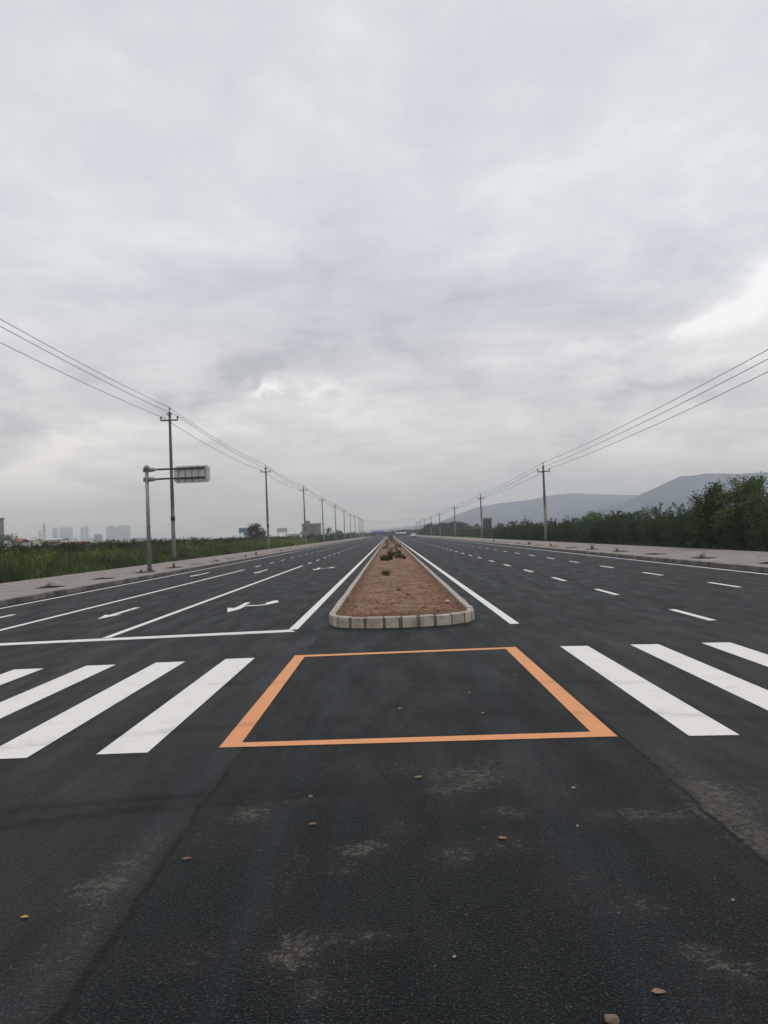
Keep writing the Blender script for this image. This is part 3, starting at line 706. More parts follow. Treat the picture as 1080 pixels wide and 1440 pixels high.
def tree(kind, h, w, n, seed, size, leafm, loc=(0, 0, 0), base=0.12):
    """trunk, forking limbs, leaf clumps at the limb ends: an uneven crown with gaps"""
    r = np.random.default_rng(seed); root = empty(kind, loc); tr = MB(); ends = []
    tr.tube([(0, 0, -.1), (r.normal()*.05, r.normal()*.05, h*.3), (r.normal()*.12, r.normal()*.12, h*.62), (0, 0, h*.92)], [h*.022, h*.018, h*.011, h*.003], 7, False)
    nl = 22
    for i in range(nl):
        t = base+(0.95-base)*i/nl; a = i*2.4+r.uniform(-.4, .4)
        reach = w*.5*(math.sin(math.pi*min(1, (t-base)/(1.02-base))**.75)*.9+.18)*r.uniform(.7, 1.12)
        p0 = Vector((0, 0, h*t*.86)); p1 = p0+Vector((math.cos(a)*reach*.55, math.sin(a)*reach*.55, h*.06)); p2 = p0+Vector((math.cos(a)*reach, math.sin(a)*reach, h*r.uniform(.04, .15)))
        tr.tube([p0, p1, p2], [h*.009*(1.1-t), h*.006*(1.1-t), .004], 5, False)
        for q in range(3):
            ends.append(tuple(p0.lerp(p2, .45+.28*q)+Vector(tuple(r.normal(size=3)*w*.05))))
    for q in range(4): ends.append((r.normal()*w*.07, r.normal()*w*.07, h*r.uniform(.72, .88)))
    tr.build('trunk', M_BARK, root)
    ends = np.array(ends); ce = r.integers(0, len(ends), n); sc = r.uniform(.5, 1.35, len(ends))[ce][:, None]
    c = ends[ce]+r.normal(size=(n, 3))*np.array([w*.072, w*.072, h*.062])*sc
    # thin sprays that break the outline
    m_ = n//9; sp = r.integers(0, len(ends), m_); dr = ends[sp]-np.array([0, 0, h*.35]); dr /= np.linalg.norm(dr, axis=1)[:, None]; dr[:, 2] = np.abs(dr[:, 2])+.5
    kk = (sp*7919 % 11)/11.0
    c2 = ends[sp]+dr*(r.uniform(0, .10, (m_, 1))*h)*kk[:, None]+r.normal(size=(m_, 3))*w*.012
    c = np.concatenate([c, c2]); c[:, 2] = np.maximum(c[:, 2], .05)
    c = c[(c[:, 2] < h*1.03) | (r.uniform(0, 1, len(c)) < .25)]; c = c[c[:, 2] < h*1.08]
    v, q = leaf_quads(c, size, r)
    link('crown', np_mesh('crown', v, q), leafm, root)
    return root
def place(src, loc, rz, s, used, label=None, group=None, sz=None):
    if src.name in used: o = copy_tree(src)
    else: used.add(src.name); o = src
    o.location = loc; o.rotation_euler = (0, 0, rz); o.scale = (s, s, sz or s)
    if label: o['label'] = label
    if group: o['group'] = group
    return o
used = set()
R_ = random.Random(11)
# young trees behind the right-hand pavement
sap = [plant('sapling', 2.6, 1.5, 1500, 20+i, 0.12, M_LEAF, shoots=5+i % 3) for i in range(5)]
for p in sap: tag(p, cat='sapling')
GS = 'dense row of dark green saplings behind the right-hand pavement'
cnt = 0
for row, (xo, y0, y1, st) in enumerate(((19.5, 36, 150, 0.95), (20.9, 40, 150, 1.5), (22.4, 40, 140, 2.2))):
    y = y0
    while y < y1 and cnt < 270:
        x = xo+R_.uniform(-.35, .35)
        h = 1.02 if y < 62 else (1.05 if y < 80 else 0.98-0.0015*(y-80))
        if row == 0: h *= 0.86
        s = h*R_.uniform(.66, 1.16)
        place(R_.choice(sap), (x, y+R_.uniform(-.3, .3), -.03), R_.uniform(0, 6.28), s, used, 'dark green leafy sapling crowded in the row behind the right-hand pavement', GS, s*R_.uniform(.92, 1.10)); cnt += 1
        y += st
# taller trees near the right edge
GT = 'taller young trees above the sapling row'
def px_tree(px, ptop, Y, X=None, w=None, n=7000, seed=1, size=.12, label='', leafm=M_LEAFT, group=GT, kind='tree', base=.08):
    P0 = at(px, ptop, Y); t = tree(kind, P0.z+.03, w, n, seed, size, leafm, (P0.x, Y, -.03), base)
    tag(t, label, 'tree', group); return t
px_tree(1050, 672, 46.5, w=3.7, n=20000, size=.14, seed=3, label='tallest bushy green tree beside the pavement where the near trees end')
px_tree(1000, 681, 48.5, w=2.5, n=12000, size=.14, seed=5, label='bushy tree with a pointed pale green top, second tallest beside the pavement')
px_tree(979, 700, 50.5, w=1.2, n=1300, seed=6, label='slim dark tree with sparse upright twigs beside the two bushy trees')
px_tree(1098, 692, 44.0, w=3.6, n=6500, seed=8, label='dark green tree cut by the edge of the picture behind the pavement')
px_tree(1076, 703, 49.5, w=3.2, n=6500, seed=9, label='lower dark tree just beyond the tallest bushy tree')
px_tree(1024, 712, 51.5, w=2.2, n=6500, seed=10, label='low dark tree filling the gap between the two tallest bushy trees')
px_tree(958, 720, 62, w=2.2, n=3500, seed=12, size=.14, label='small rounded tree just above the saplings near the slim twiggy tree')
px_tree(932, 722, 64, w=2.4, n=3500, seed=13, size=.14, label='small green tree rising slightly above the sapling row')
px_tree(835, 719, 150, w=5.6, n=3000, seed=14, size=.3, label='broad dark tree standing above the distant saplings')
px_tree(821, 726, 155, w=3.6, n=1500, seed=15, size=.3, label='small tree touching the broad dark tree above the saplings')
for i, (px, pt, Y, w) in enumerate([(721, 732, 260, 6.0), (739, 731, 300, 5), (703, 735.5, 300, 4.6), (670, 736.5, 330, 4.5), (752, 735, 280, 6), (776, 734, 240, 5),
                                     (899, 716, 200, 5.5), (915, 711, 210, 7), (885, 720, 210, 5), (865, 724, 190, 5), (795, 733, 240, 6)]):
    px_tree(px, pt, Y, w=w, n=900, seed=30+i, size=.45, leafm=M_SHRUB, group='scattered hazy trees beyond the sapling field',
            label=['hazy rounded tree left of the tall right-hand pole', 'small hazy tree below the thin lattice mast', 'little hazy tree between the two nearest right-hand poles',
                   'low hazy tree beside the dark square building', 'wide low hazy tree just left of the nearest right-hand pole', 'low hazy tree just right of the nearest right-hand pole',
                   'hazy tree showing over the saplings below the hill foot', 'largest hazy tree showing over the saplings', 'low hazy tree beside the hazy tree at the hill foot',
                   'low hazy tree right of the broad dark tree', 'hazy tree left of the broad dark tree'][i])
# grove on the right in the middle distance
gro = [tree('tree', 6.0, 5.0, 900, 60+i, .55, M_SHRUB) for i in range(3)]
for p in gro: tag(p, cat='tree')
for i, (px, pt, Y) in enumerate([(600, 737, 420), (604, 735, 400), (611, 736.5, 430), (616, 735.5, 410), (622, 734, 400), (628, 734, 420), (634, 733, 400), (640, 732.5, 410), (646, 732.5, 400),
                                 (652, 733.5, 410), (657, 737, 430), (661, 739, 400), (597, 741, 420), (592, 743, 430)]):
    P0 = at(px, pt, Y); s = (P0.z+.03)/6.0
    place(gro[i % 3], (P0.x, Y, -.03), i*1.7, s, used, 'round-topped tree in the hazy grove where the right-hand poles recede', 'hazy grove beside the far right-hand poles')
# belt closing the view at the end of the road
for i in range(60):
    px = 470+i*2.6+R_.uniform(-1, 1)
    top = 747.5-0.035*(px-548)+R_.uniform(-1.6, 1.4)-(1.5 if px > 548 else 0)
    P0 = at(px, top, R_.uniform(560, 620)); s = max(.4, (P0.z+.03)/6.0)
    place(gro[i % 3], (P0.x, P0.y, -.03), i*2.1, s, used, 'small hazy tree in the belt closing the end of the road', 'tree belt at the end of the road')
# left-hand shrubs
shr = [plant('shrub', 2.15, 2.0, 1300, 80+i, 0.13, M_SHRUB, shoots=7, spread=.6) for i in range(4)]
for p in shr: tag(p, cat='shrub')
cnt = 0
for row, (xo, y0, y1, st) in enumerate(((-27.0, 40, 200, 1.9), (-29.6, 44, 200, 2.2), (-33.0, 50, 200, 2.8))):
    y = y0
    while y < y1 and cnt < 220:
        s = R_.uniform(.78, 1.06)*(0.92 if row == 0 else 1.0)
        place(R_.choice(shr), (xo+R_.uniform(-1.1, 1.1), y, -.03), R_.uniform(0, 6.28), s, used, 'dark green shrub in the thicket behind the tall weeds', 'shrub thicket behind the weeds'); cnt += 1
        y += st*R_.uniform(.8, 1.2)
bsh = [plant('bush', 1.35, 1.7, 800, 140+i, 0.11, M_WEED if i % 2 else M_GRASS, shoots=8, spread=.6) for i in range(3)]
for p in bsh: tag(p, cat='bush')
for i in range(64):
    y = 32+130*R_.random()**1.2; x = R_.uniform(-26.5, -20.5)
    place(R_.choice(bsh), (x, y, -.03), R_.uniform(0, 6.28), R_.uniform(.6, 1.5), used, 'yellow-green bush standing among the tall weeds', 'bushes among the weeds')
GL = 'single trees on the far side of the left-hand field'
px_tree(357, 736, 205, w=4.6, n=6000, seed=21, size=.30, leafm=M_SHRUB, label='round dark tree beside the blue hoarding and the second utility pole', group=GL)
px_tree(370, 744, 215, w=3.2, n=1200, seed=22, size=.28, leafm=M_SHRUB, label='low dark tree between the round dark tree and the second utility pole', group=GL)
px_tree(3, 751, 105, w=6, n=2600, seed=23, size=.22, leafm=M_LEAFT, label='pale green tree in front of the grey block at the picture edge', group=GL)
px_tree(438, 749, 230, w=2.6, n=900, seed=24, size=.26, leafm=M_SHRUB, label='low bush in front of the plain grey building', group=GL)
px_tree(462, 741.5, 260, w=3.6, n=1200, seed=25, size=.28, leafm=M_SHRUB, label='dark pointed tree right of the plain grey building', group=GL)
px_tree(476, 745, 300, w=5, n=900, seed=26, size=.4, leafm=M_SHRUB, label='low tree beyond the pointed tree along the left-hand poles', group=GL)
px_tree(150, 759, 190, w=7, n=1500, seed=27, size=.3, leafm=M_LEAFT, label='low pale green tree in front of the long hazy tower', group=GL)
px_tree(96, 764, 160, w=6, n=1500, seed=28, size=.3, leafm=M_LEAFT, label='low green bush in front of the red-roofed sheds', group=GL)
# weed clumps on the median
def tuft(kind, loc, h, w, n, seed, m_, label, lw=.012):
    r = np.random.default_rng(seed); V = []; Q = []
    for i in range(n):
        a = r.uniform(0, 6.28); lean = r.uniform(.1, 1.0)*w*.5; hh = h*r.uniform(.45, 1.0); bx, by = r.normal()*w*.10, r.normal()*w*.10
        d = np.array([math.cos(a), math.sin(a), 0]); sd_ = np.array([-d[1], d[0], 0])*lw*r.uniform(.6, 1.6); k_ = len(V)
        for t in (0, .4, .75, 1.0):
            p = np.array([bx, by, 0])+d*lean*t**1.6+np.array([0, 0, hh*(t-.12*t*t)]); wd = 1-.8*t
            V += [p-sd_*wd, p+sd_*wd]
        for j in range(3): Q.append((k_+2*j, k_+2*j+1, k_+2*j+3, k_+2*j+2))
    o = link(kind, np_mesh(kind, np.array(V), np.array(Q)), m_, None, loc); tag(o, label, 'weed', 'weeds on the median island'); return o
def med(px, py): x, y = G(px, py, .19); return (x, y, soil_z(x, y)-.01)
tuft('weed_clump', med(542.5, 809), .30, .62, 160, 1, M_DRYG, 'nearest green weed clump on the median soil', .010)
tuft('weed_clump', med(541, 788), .50, .95, 200, 2, M_DRYG, 'second green weed clump on the median soil', .014)
tuft('weed_clump', med(549.5, 787), .62, .55, 150, 3, M_DRYLEAF, 'brownish weed beside the second green clump', .014)
tuft('weed_clump', med(560, 830), .10, .20, 30, 4, M_DRYLEAF, 'tiny dry weed tuft in the middle of the median soil', .006)
tuft('weed_clump', med(574, 838), .08, .18, 30, 5, M_DRYLEAF, 'small brown tuft nearest the front of the median', .006)
sh = [plant('median_shrub', 1.25, 1.6, 420, 90+i, .10, [M_DRYLEAF, M_SHRUB][i % 2], shoots=7) for i in range(2)]
for p in sh: tag(p, cat='shrub')
for i, (x, y, s, k_) in enumerate([(.1, 72, .62, 0), (.7, 88, .70, 0), (-.3, 104, .85, 0), (.5, 118, .95, 0), (1.0, 96, .5, 1), (-.5, 132, .95, 1), (.3, 146, 1.0, 0), (.9, 160, .9, 0), (-.1, 178, 1.0, 1),
                                    (.4, 200, 1.1, 0), (.2, 225, 1.2, 1), (0, 250, 1.3, 0), (.6, 280, 1.3, 1), (.1, 310, 1.35, 0)]):
    place(sh[k_], (x, y, .12), i*1.3, s*.72, used, ['brownish shrub in the far planted stretch of the median', 'green shrub in the far planted stretch of the median'][k_], 'shrubs on the far median')
for i in range(17):
    y = 40+75*R_.random()**.9; x = R_.uniform(-.95, 1.3)
    o = tuft('dry_weed', (x, y, soil_z(x, y)-.01), R_.uniform(.18, .5), R_.uniform(.35, .9), 60, 200+i, [M_DRYLEAF, M_DRYLEAF, M_DRYG][i % 3], 'dry brown-green weed among the others past the two green clumps', .016)
    o['group'] = 'dry weeds along the farther median'
k_ = 0
for sx, tx, y0, dp in ((-1, -13.4, 25.3, 5.95), (1, 13.7, 28.6, 6.4)):
    for i in (0, 1, 3, 4, 6, 8, 9, 12, 14):
        k_ += 1; o = tuft('weed_tuft', (tx+R_.uniform(-.25, .25), y0+i*dp+R_.uniform(-.2, .2), KH-.01), R_.uniform(.16, .5), R_.uniform(.3, .7), 46, 40+k_, M_DRYG if i % 2 else M_DRYLEAF,
                 'dry weed tuft growing in a bare tree pit of the %s pavement' % ('left-hand' if sx < 0 else 'right-hand'), .008)
        o['group'] = 'weed tufts in the pits of the %s pavement' % ('left-hand' if sx < 0 else 'right-hand')
# grass and weeds: uncountable
def blades(name, x0, x1, y0, y1, n, h0, h1, wd, seed, material, ypow=1.0, hfun=None):
    r = np.random.default_rng(seed); X = r.uniform(x0, x1, n); Y = y0+(y1-y0)*r.uniform(0, 1, n)**ypow
    cl = np.array([mnoise.noise((a*.35, b*.35, seed)) for a, b in zip(X[::1], Y[::1])])
    Hh = r.uniform(h0, h1, n)*(1+.75*cl)*(.75+.25*r.uniform(0, 1, n))
    if hfun is not None: Hh *= hfun(X, Y)
    a = r.uniform(0, 6.28, n); d = np.stack([np.cos(a), np.sin(a), 0*a], 1); s_ = np.stack([-np.sin(a), np.cos(a), 0*a], 1)*(wd*r.uniform(.5, 1.5, n)*(1+Y/90))[:, None]
    lean = (Hh*r.uniform(.08, .45, n))[:, None]; b0 = np.stack([X, Y, 0*X-.03], 1)
    V = []
    for t in (0, .55, 1.0):
        p = b0+d*lean*t**1.7+np.stack([0*X, 0*X, Hh*t], 1); w = [1, .85, .12][int(round(t*2)) if t != .55 else 1]
        V += [p-s_*w, p+s_*w]
    V = np.stack(V, 1); q = np.array([(0, 1, 3, 2), (2, 3, 5, 4)])[None]+(np.arange(n)*6)[:, None, None]
    o = link(name, np_mesh(name, V.reshape(-1, 3), q.reshape(-1, 4)), material); o['kind'] = 'stuff'; return o
ed = lambda X, Y: np.clip(.45+.2*(PL-.1-X), .35, 1.0)
o = blades('weeds', -28.5, PL-.12, 16, 150, 100000, .70, 1.35, .020, 2, M_WEED, 1.25, ed); tag(o, 'tall yellow-green weeds along the left-hand pavement', 'weeds')
o = blades('grass', PR+.12, 20.2, 22, 170, 16000, .18, .45, .018, 3, M_SHRUB, 1.2); tag(o, 'low grass at the foot of the saplings', 'grass')
o = blades('field_crop', -110, -28, 60, 320, 45000, .9, 1.6, .05, 4, M_WEED, 1.0); tag(o, 'dark green crop filling the left-hand field', 'crop')
# tufts and litter fringes on the pavements
def far_belt(name, x0, x1, y0, y1, count, h0, h1, w, leaves, size, seed, material, label, xf=None):
    r = np.random.default_rng(seed); C = []
    for i in range(count):
        x, y = r.uniform(x0, x1), r.uniform(y0, y1); h = r.uniform(h0, h1); c = r.normal(size=(leaves, 3))*np.array([w*.28, w*.28, 0])
        t = r.uniform(0, 1, leaves); c *= (1.25-t)[:, None]; c[:, 2] = t*h; C.append(c+np.array([x, y, 0]))
    v, q = leaf_quads(np.concatenate(C), size, r); o = link(name, np_mesh(name, v, q), material); tag(o, label, 'plants', None, 'stuff'); return o
far_belt('sapling_mass', 18.9, 34, 150, 520, 650, 1.7, 2.3, 2.0, 110, .26, 5, M_LEAF, 'sapling rows merging into one green mass far down the right-hand side')
far_belt('sapling_mass', 24, 60, 60, 200, 330, 1.8, 2.45, 2.2, 130, .22, 6, M_LEAF, 'depth of the sapling field behind the front rows')
far_belt('shrub_mass', -70, -18.8, 200, 520, 650, 1.5, 2.5, 2.6, 110, .30, 7, M_SHRUB, 'shrubs merging into one mass far down the left-hand side')
far_belt('shrub_mass', -120, -34, 90, 260, 420, 1.7, 2.4, 3.2, 130, .28, 8, M_SHRUB, 'far thicket across the left-hand field')
far_belt('shrub_mass', -26, -18.6, 120, 210, 110, .9, 1.6, 2.0, 140, .18, 9, M_GRASS, 'low scrub between the left-hand poles and the thicket')

# ------------------------------------------------------------------ utility poles and wires
def make_pole(h, r0, arm_w=1.5, pin=.55, arm_z=None, second=False):
    root = empty('utility_pole')
    MB().tube([(0, 0, -.05), (0, 0, h*.5), (0, 0, h)], [r0, r0*.78, r0*.56], 12).build('shaft', M_POLE, root, True)
    az = arm_z or h-.75
    c = MB(); c.box((0, -r0*.62-.035, az), (arm_w, .10, .11)); c.box((0, -.02, az), (.05, r0*1.5, .05)); c.build('crossarm', M_DSTEEL, root)
    for sx in (-1, 1):
        i = MB(); x = sx*(arm_w/2-.05); y = -r0*.62-.035
        i.tube([(x, y, az+.04), (x, y, az+.12)], .018, 6); i.tube([(x, y, az+.12), (x, y, az+.17), (x, y, az+.21), (x, y, az+.25), (x, y, az+.31), (x, y, az+.34)], [.06, .10, .06, .09, .06, .04], 8)
        i.build('insulator', M_CERAM, root, True)
    b = MB(); b.tube([(0, 0, h), (0, 0, h+.10)], .018, 6); b.build('top_pin', M_DSTEEL, root)
    i = MB(); i.tube([(0, 0, h+.10), (0, 0, h+.16), (0, 0, h+.2), (0, 0, h+.25), (0, 0, h+.32), (0, 0, h+.36)], [.045, .075, .045, .07, .045, .03], 8); i.build('insulator', M_CERAM, root, True)
    if second:
        c = MB(); c.box((0, -r0*.6-.03, h-.16), (.55, .05, .06)); c.box((0, -r0*.6-.03, h-.30), (.42, .05, .05)); c.build('short_bracket', M_DSTEEL, root)
        MB().tube([(0, 0, 3.55), (0, 0, 3.95)], r0*.98, 12).build('band', M_BAND, root, True)
    return root
ordn = ['nearest', 'second', 'third', 'fourth', 'fifth', 'sixth', 'seventh', 'eighth', 'ninth', 'tenth', 'eleventh']
GPL, GPR = 'utility poles along the left-hand pavement', 'utility poles along the right-hand pavement'
PB = []
pl = make_pole(12.85, .19, 1.5, second=True); pr = make_pole(9.25, .20, 1.5)
tops_l = []
for i in range(-1, 11):
    Y = 67.5+52.3*i if i < 9 else [0]*9+[520, 556][:0] or 67.5+52.3*i
    if i == 9: Y = 515
    if i == 10: Y = 556
    X = -18.35 if i < 3 else -18.5
    if i < 0:
        o = copy_tree(pl); lab = 'concrete utility pole carrying the wires out of the picture on the left-hand side'
    else:
        o = pl if i == 0 else copy_tree(pl)
        lab = 'tall dark concrete utility pole right behind the overhead sign' if i == 0 else '%s utility pole from the near end of the left-hand row' % ordn[i]
    o.location = (X+ (R_.uniform(-.2, .2) if i > 0 else 0), Y, 0 if i < 0 else .0); tag(o, lab, 'utility pole', GPL)
    sc = 1.0 if i < 1 else (.972 if i < 4 else R_.uniform(.93, .98)); o.scale = (1, 1, sc)
    if i > 0: o.rotation_euler = (rad(R_.uniform(-.4, .4)), rad(R_.uniform(-.5, .5)), 0)
    tops_l.append((o, X, Y, sc*12.85))
tops_r = []
for i in range(-1, 8):
    Y = 96+66*i; X = [18.75, 18.8, 18.75, 18.8, 18.6, 18.8, 18.8, 18.8, 18.8][i+1]
    o = pr if i == 0 else copy_tree(pr)
    lab = ('nearest utility pole of the right-hand row, pale below and dark above' if i == 0 else '%s utility pole from the near end of the right-hand row' % ordn[i]) if i >= 0 else 'concrete utility pole carrying the wires out of the picture on the right-hand side'
    o.location = (X, Y, 0); tag(o, lab, 'utility pole', GPR); sc = 1.07 if i < 0 else (1.0 if i < 1 else .96)
    o.scale = (1, 1, sc); tops_r.append((o, X, Y, sc*9.25))
for o in list(bpy.data.objects):
    if o.type == 'EMPTY' and o.get('category') == 'utility pole' and o.location.y > 290:   # farther poles: details under a pixel
        for c in list(o.children):
            if c.name.split('.')[0] in ('insulator', 'band', 'short_bracket'): bpy.data.objects.remove(c)
def wires(tops, arm_w, names, sag, dz_arm=-.75+.34, r=.016):
    for k_, (dx_, nm) in enumerate(((-arm_w/2+.05, names[0]), (0, names[1]), (arm_w/2-.05, names[2]))):
        mb = MB(); pts = []; rr = []
        for (o, x0, y0, h0), (p, x1, y1, h1) in zip(tops[:-1], tops[1:]):
            z0 = h0+(.36 if k_ == 1 else dz_arm); z1 = h1+(.36 if k_ == 1 else dz_arm); n = 12
            for j in range(n):
                t = j/n; pts.append((x0+(x1-x0)*t+dx_, y0+(y1-y0)*t, z0+(z1-z0)*t-4*sag*t*(1-t))); rr.append(r*(1+y0/260))
        o, x0, y0, h0 = tops[-1]; pts.append((x0+dx_, y0, h0+(.36 if k_ == 1 else dz_arm))); rr.append(r*3)
        mb.tube(pts, rr, 5); w = mb.build('power_wire', M_WIRE); tag(w, nm, 'wire', 'overhead wires')
wires(tops_l, 1.5, ('field-side wire of the left-hand pole row', 'topmost wire of the left-hand pole row', 'road-side wire of the left-hand pole row'), .42)
wires(tops_r, 1.45, ('road-side wire of the right-hand pole row', 'topmost wire of the right-hand pole row', 'field-side wire of the right-hand pole row'), .38)
for j, z in enumerate((11.8, 10.6)):
    mb = MB(); mb.tube([(-18.5+37*t, 556, z-(1.2+.3*j)*4*t*(1-t)) for t in [q/16 for q in range(17)]], .05, 5)
    w = mb.build('power_wire', M_WIRE); tag(w, ('upper' if j == 0 else 'lower')+' wire crossing high over the far end of the road', 'wire', 'overhead wires')

# ------------------------------------------------------------------ overhead sign seen from behind
sx_, sy_ = G(210.6, 804.5, KH); SY = sy_
sgn = empty('overhead_sign', (sx_, sy_, KH-.006)); tag(sgn, 'grey steel road sign on a two-armed post, seen from its ribbed back', 'road sign')
top = at(207.5, 655, SY); PH = top.z-KH
mb = MB(); mb.tube([(0, 0, 0), (0, 0, PH*.6), (0, 0, PH-.15)], [.115, .10, .088], 14); mb.build('post', M_STEEL, sgn, True)
capm = MB(); capm.tube([(0, 0, PH-.18), (0, 0, PH-.02), (0, 0, PH+.04)], [.14, .14, .05], 14); capm.build('post_cap', M_STEEL, sgn, True)
MB().box((0, 0, .02), (.50, .50, .03)).build('base_plate', M_STEEL, sgn)
for a in range(4):
    bx, by = .19*(1 if a % 2 else -1), .19*(1 if a < 2 else -1)
    MB().tube([(bx, by, .035), (bx, by, .10)], .022, 6).build('bolt', M_DSTEEL, sgn)
for a in range(4):
    q = a*math.pi/2; mb = MB(); c_, s_ = math.cos(q), math.sin(q)
    mb.quad((c_*.10, s_*.10, .03), (c_*.23, s_*.23, .03), (c_*.10, s_*.10, .32)); me_ = mb.build('gusset', M_STEEL, sgn)
z1 = at(250, 659, SY).z-KH; z2 = at(250, 672.5, SY).z-KH
xr = at(289, 660, SY).x-sx_
for z_ in (z1, z2):
    mb = MB(); mb.tube([(.55, 0, z_), (xr-.05, 0, z_+.02)], [.052, .042], 10); arm = mb.build('arm', M_DSTEEL, sgn, True)
    mb = MB(); mb.tube([(.08, 0, z_), (.36, 0, z_), (.52, 0, z_), (.60, 0, z_)], [.135, .11, .055, .055], 12); mb.box((-.13, 0, z_), (.06, .30, .24)); mb.build('flange', M_STEEL, arm, True)
xl = at(243.5, 665, SY).x-sx_; xR = at(294.3, 665, SY).x-sx_; zt = at(270, 654.3, SY).z-KH; zb = at(270, 678.5, SY).z-KH
pm = bmesh.new(); bmesh.ops.create_cube(pm, size=1.0)
for v in pm.verts: v.co = Vector(((v.co.x+.5)*(xR-xl)+xl, .16+v.co.y*.025, (v.co.z+.5)*(zt-zb)+zb))
ee = [e for e in pm.edges if abs((e.verts[0].co-e.verts[1].co).y) > .02]
bmesh.ops.bevel(pm, geom=ee, offset=.09, segments=4, affect='EDGES'); me = bpy.data.meshes.new('panel'); pm.to_mesh(me); pm.free()
pan = link('panel', me, M_PANEL, sgn)
for i in range(5):
    x = xl+(xR-xl)*(.13+.185*i); MB().box((x, .11, (zt+zb)/2), (.035, .05, (zt-zb)*.92)).build('rib', M_STEEL, sgn)
for z_ in (z1, z2): MB().box(((xl+xR)/2-.12, .085, z_), ((xR-xl)*.80, .04, .075)).build('rail', M_DSTEEL, sgn)

# ------------------------------------------------------------------ buildings
def block(name, px0, px1, ptop, Y, depth, material, label, cat='building', group=None, extra=None, z0=-.03):
    a = at(px0, ptop, Y+(depth if px0 > 548 else 0)); b = at(px1, ptop, Y+(depth if px0 < 548 else 0)); xc = (a.x+b.x)/2; w = b.x-a.x; h = at((px0+px1)/2, ptop, Y).z
    root = empty(name, (xc, Y+depth/2, z0)); tag(root, label, cat, group)
    MB().box((0, 0, h/2), (w, depth, h)).build('wall', material, root)
    mb = MB(); mb.box((0, 0, h+.25), (w+.5, depth+.5, .5)); mb.build('roof', M_GREYB, root)
    return root, w, h
GTW = 'hazy high-rise blocks on the skyline'
tw = [(73.5, 81.5, 744, 3300, 'narrow hazy tower at the left end of the high-rise cluster'), (83.5, 102.5, 743, 3400, 'wide hazy tower block right of the narrow tower'),
      (113, 118.5, 743, 3500, 'left half of the hazy twin tower'), (119.2, 124.5, 741.5, 3450, 'slightly taller right half of the hazy twin tower'),
      (149, 183.5, 740.5, 3600, 'longest and widest hazy slab block on the skyline')]
for i, (a, b, t, Y, lab) in enumerate(tw):
    root, w, h = block('tower_block', a, b, t, Y, 26, M_TOWER if i % 2 else M_TOWER2, lab, 'tower block', GTW)
    for q in (-.3, .1, .35): MB().box((w*q, 0, h+3), (w*.13, 9, 7)).build('roof_housing', M_GREYB, root)
rr_ = random.Random(4)
near = []
for i, (a, b, t, Y) in enumerate([(134, 137.5, 751, 1300), (138, 142, 751.6, 1300), (104, 109, 757, 1600), (126, 131, 757, 1500), (186, 214, 756.5, 1100), (214, 238, 757.6, 1150), (262, 276, 755, 1500),
                                  (278, 290, 756, 1700), (292, 300, 754.6, 1900), (304, 322, 756, 1600), (326, 332, 753, 1900), (246, 256, 758, 1400), (28, 36, 757, 1500), (44, 52, 756, 1700)]):
    lab = ['slim dark office block left of the longest slab', 'its slightly lower dark neighbour left of the longest slab', 'low hazy block between the wide tower and the twin tower', 'low hazy block right of the twin tower',
           'long low grey hall beneath the longest slab', 'second long low hall just left of the sign post', 'low blue-grey building right of the nearest utility pole', 'low hazy building in the gap after the nearest pole',
           'small hazy building midway between the first two left-hand poles', 'long low hazy works before the blue hoarding', 'small hazy block just left of the blue hoarding', 'low hazy block seen against the nearest utility pole',
           'low hazy block above the red-roofed shed', 'low hazy block above the cream house'][i]
    block('low_building', a, b, t, Y*1.35, 24, [M_TOWER, M_GREYB, M_TOWER2][i % 3], lab, 'building', 'low hazy buildings on the left-hand horizon')
# grey block cut by the picture edge, with dark window openings
root, w, h = block('grey_block', -34, 5.2, 729, 260, 14, mottled('block_render', (.21, .20, .20), (.17, .165, .165), .3), 'grey block with dark window openings at the left picture edge')
for zz in (h*.30, h*.53, h*.76):
    for xx in (w*.40, w*.18, -.05*w):
        f = MB().box((xx, -7.0, zz), (1.1, .12, 1.3)).build('window', M_GLASS, root); MB().box((xx, -7.08, zz-.72), (1.3, .14, .10)).build('sill', M_WALLW, f)
root, w, h = block('grey_building', 424.5, 451.5, 737.5, 380, 10, M_GREYB, 'plain windowless grey building behind the third utility pole')
MB().box((-w*.22, 0, h+1.0), (w*.2, 3, 1.9)).build('roof_tank', M_GREYB, root)
root, w, h = block('dark_building', 678.8, 691.2, 730, 300, 4, M_DARKB, 'dark square tower-like building touching the second right-hand pole')
MB().box((0, -2.05, h*.55), (w*.5, .12, .8)).build('window', M_GLASS, root)
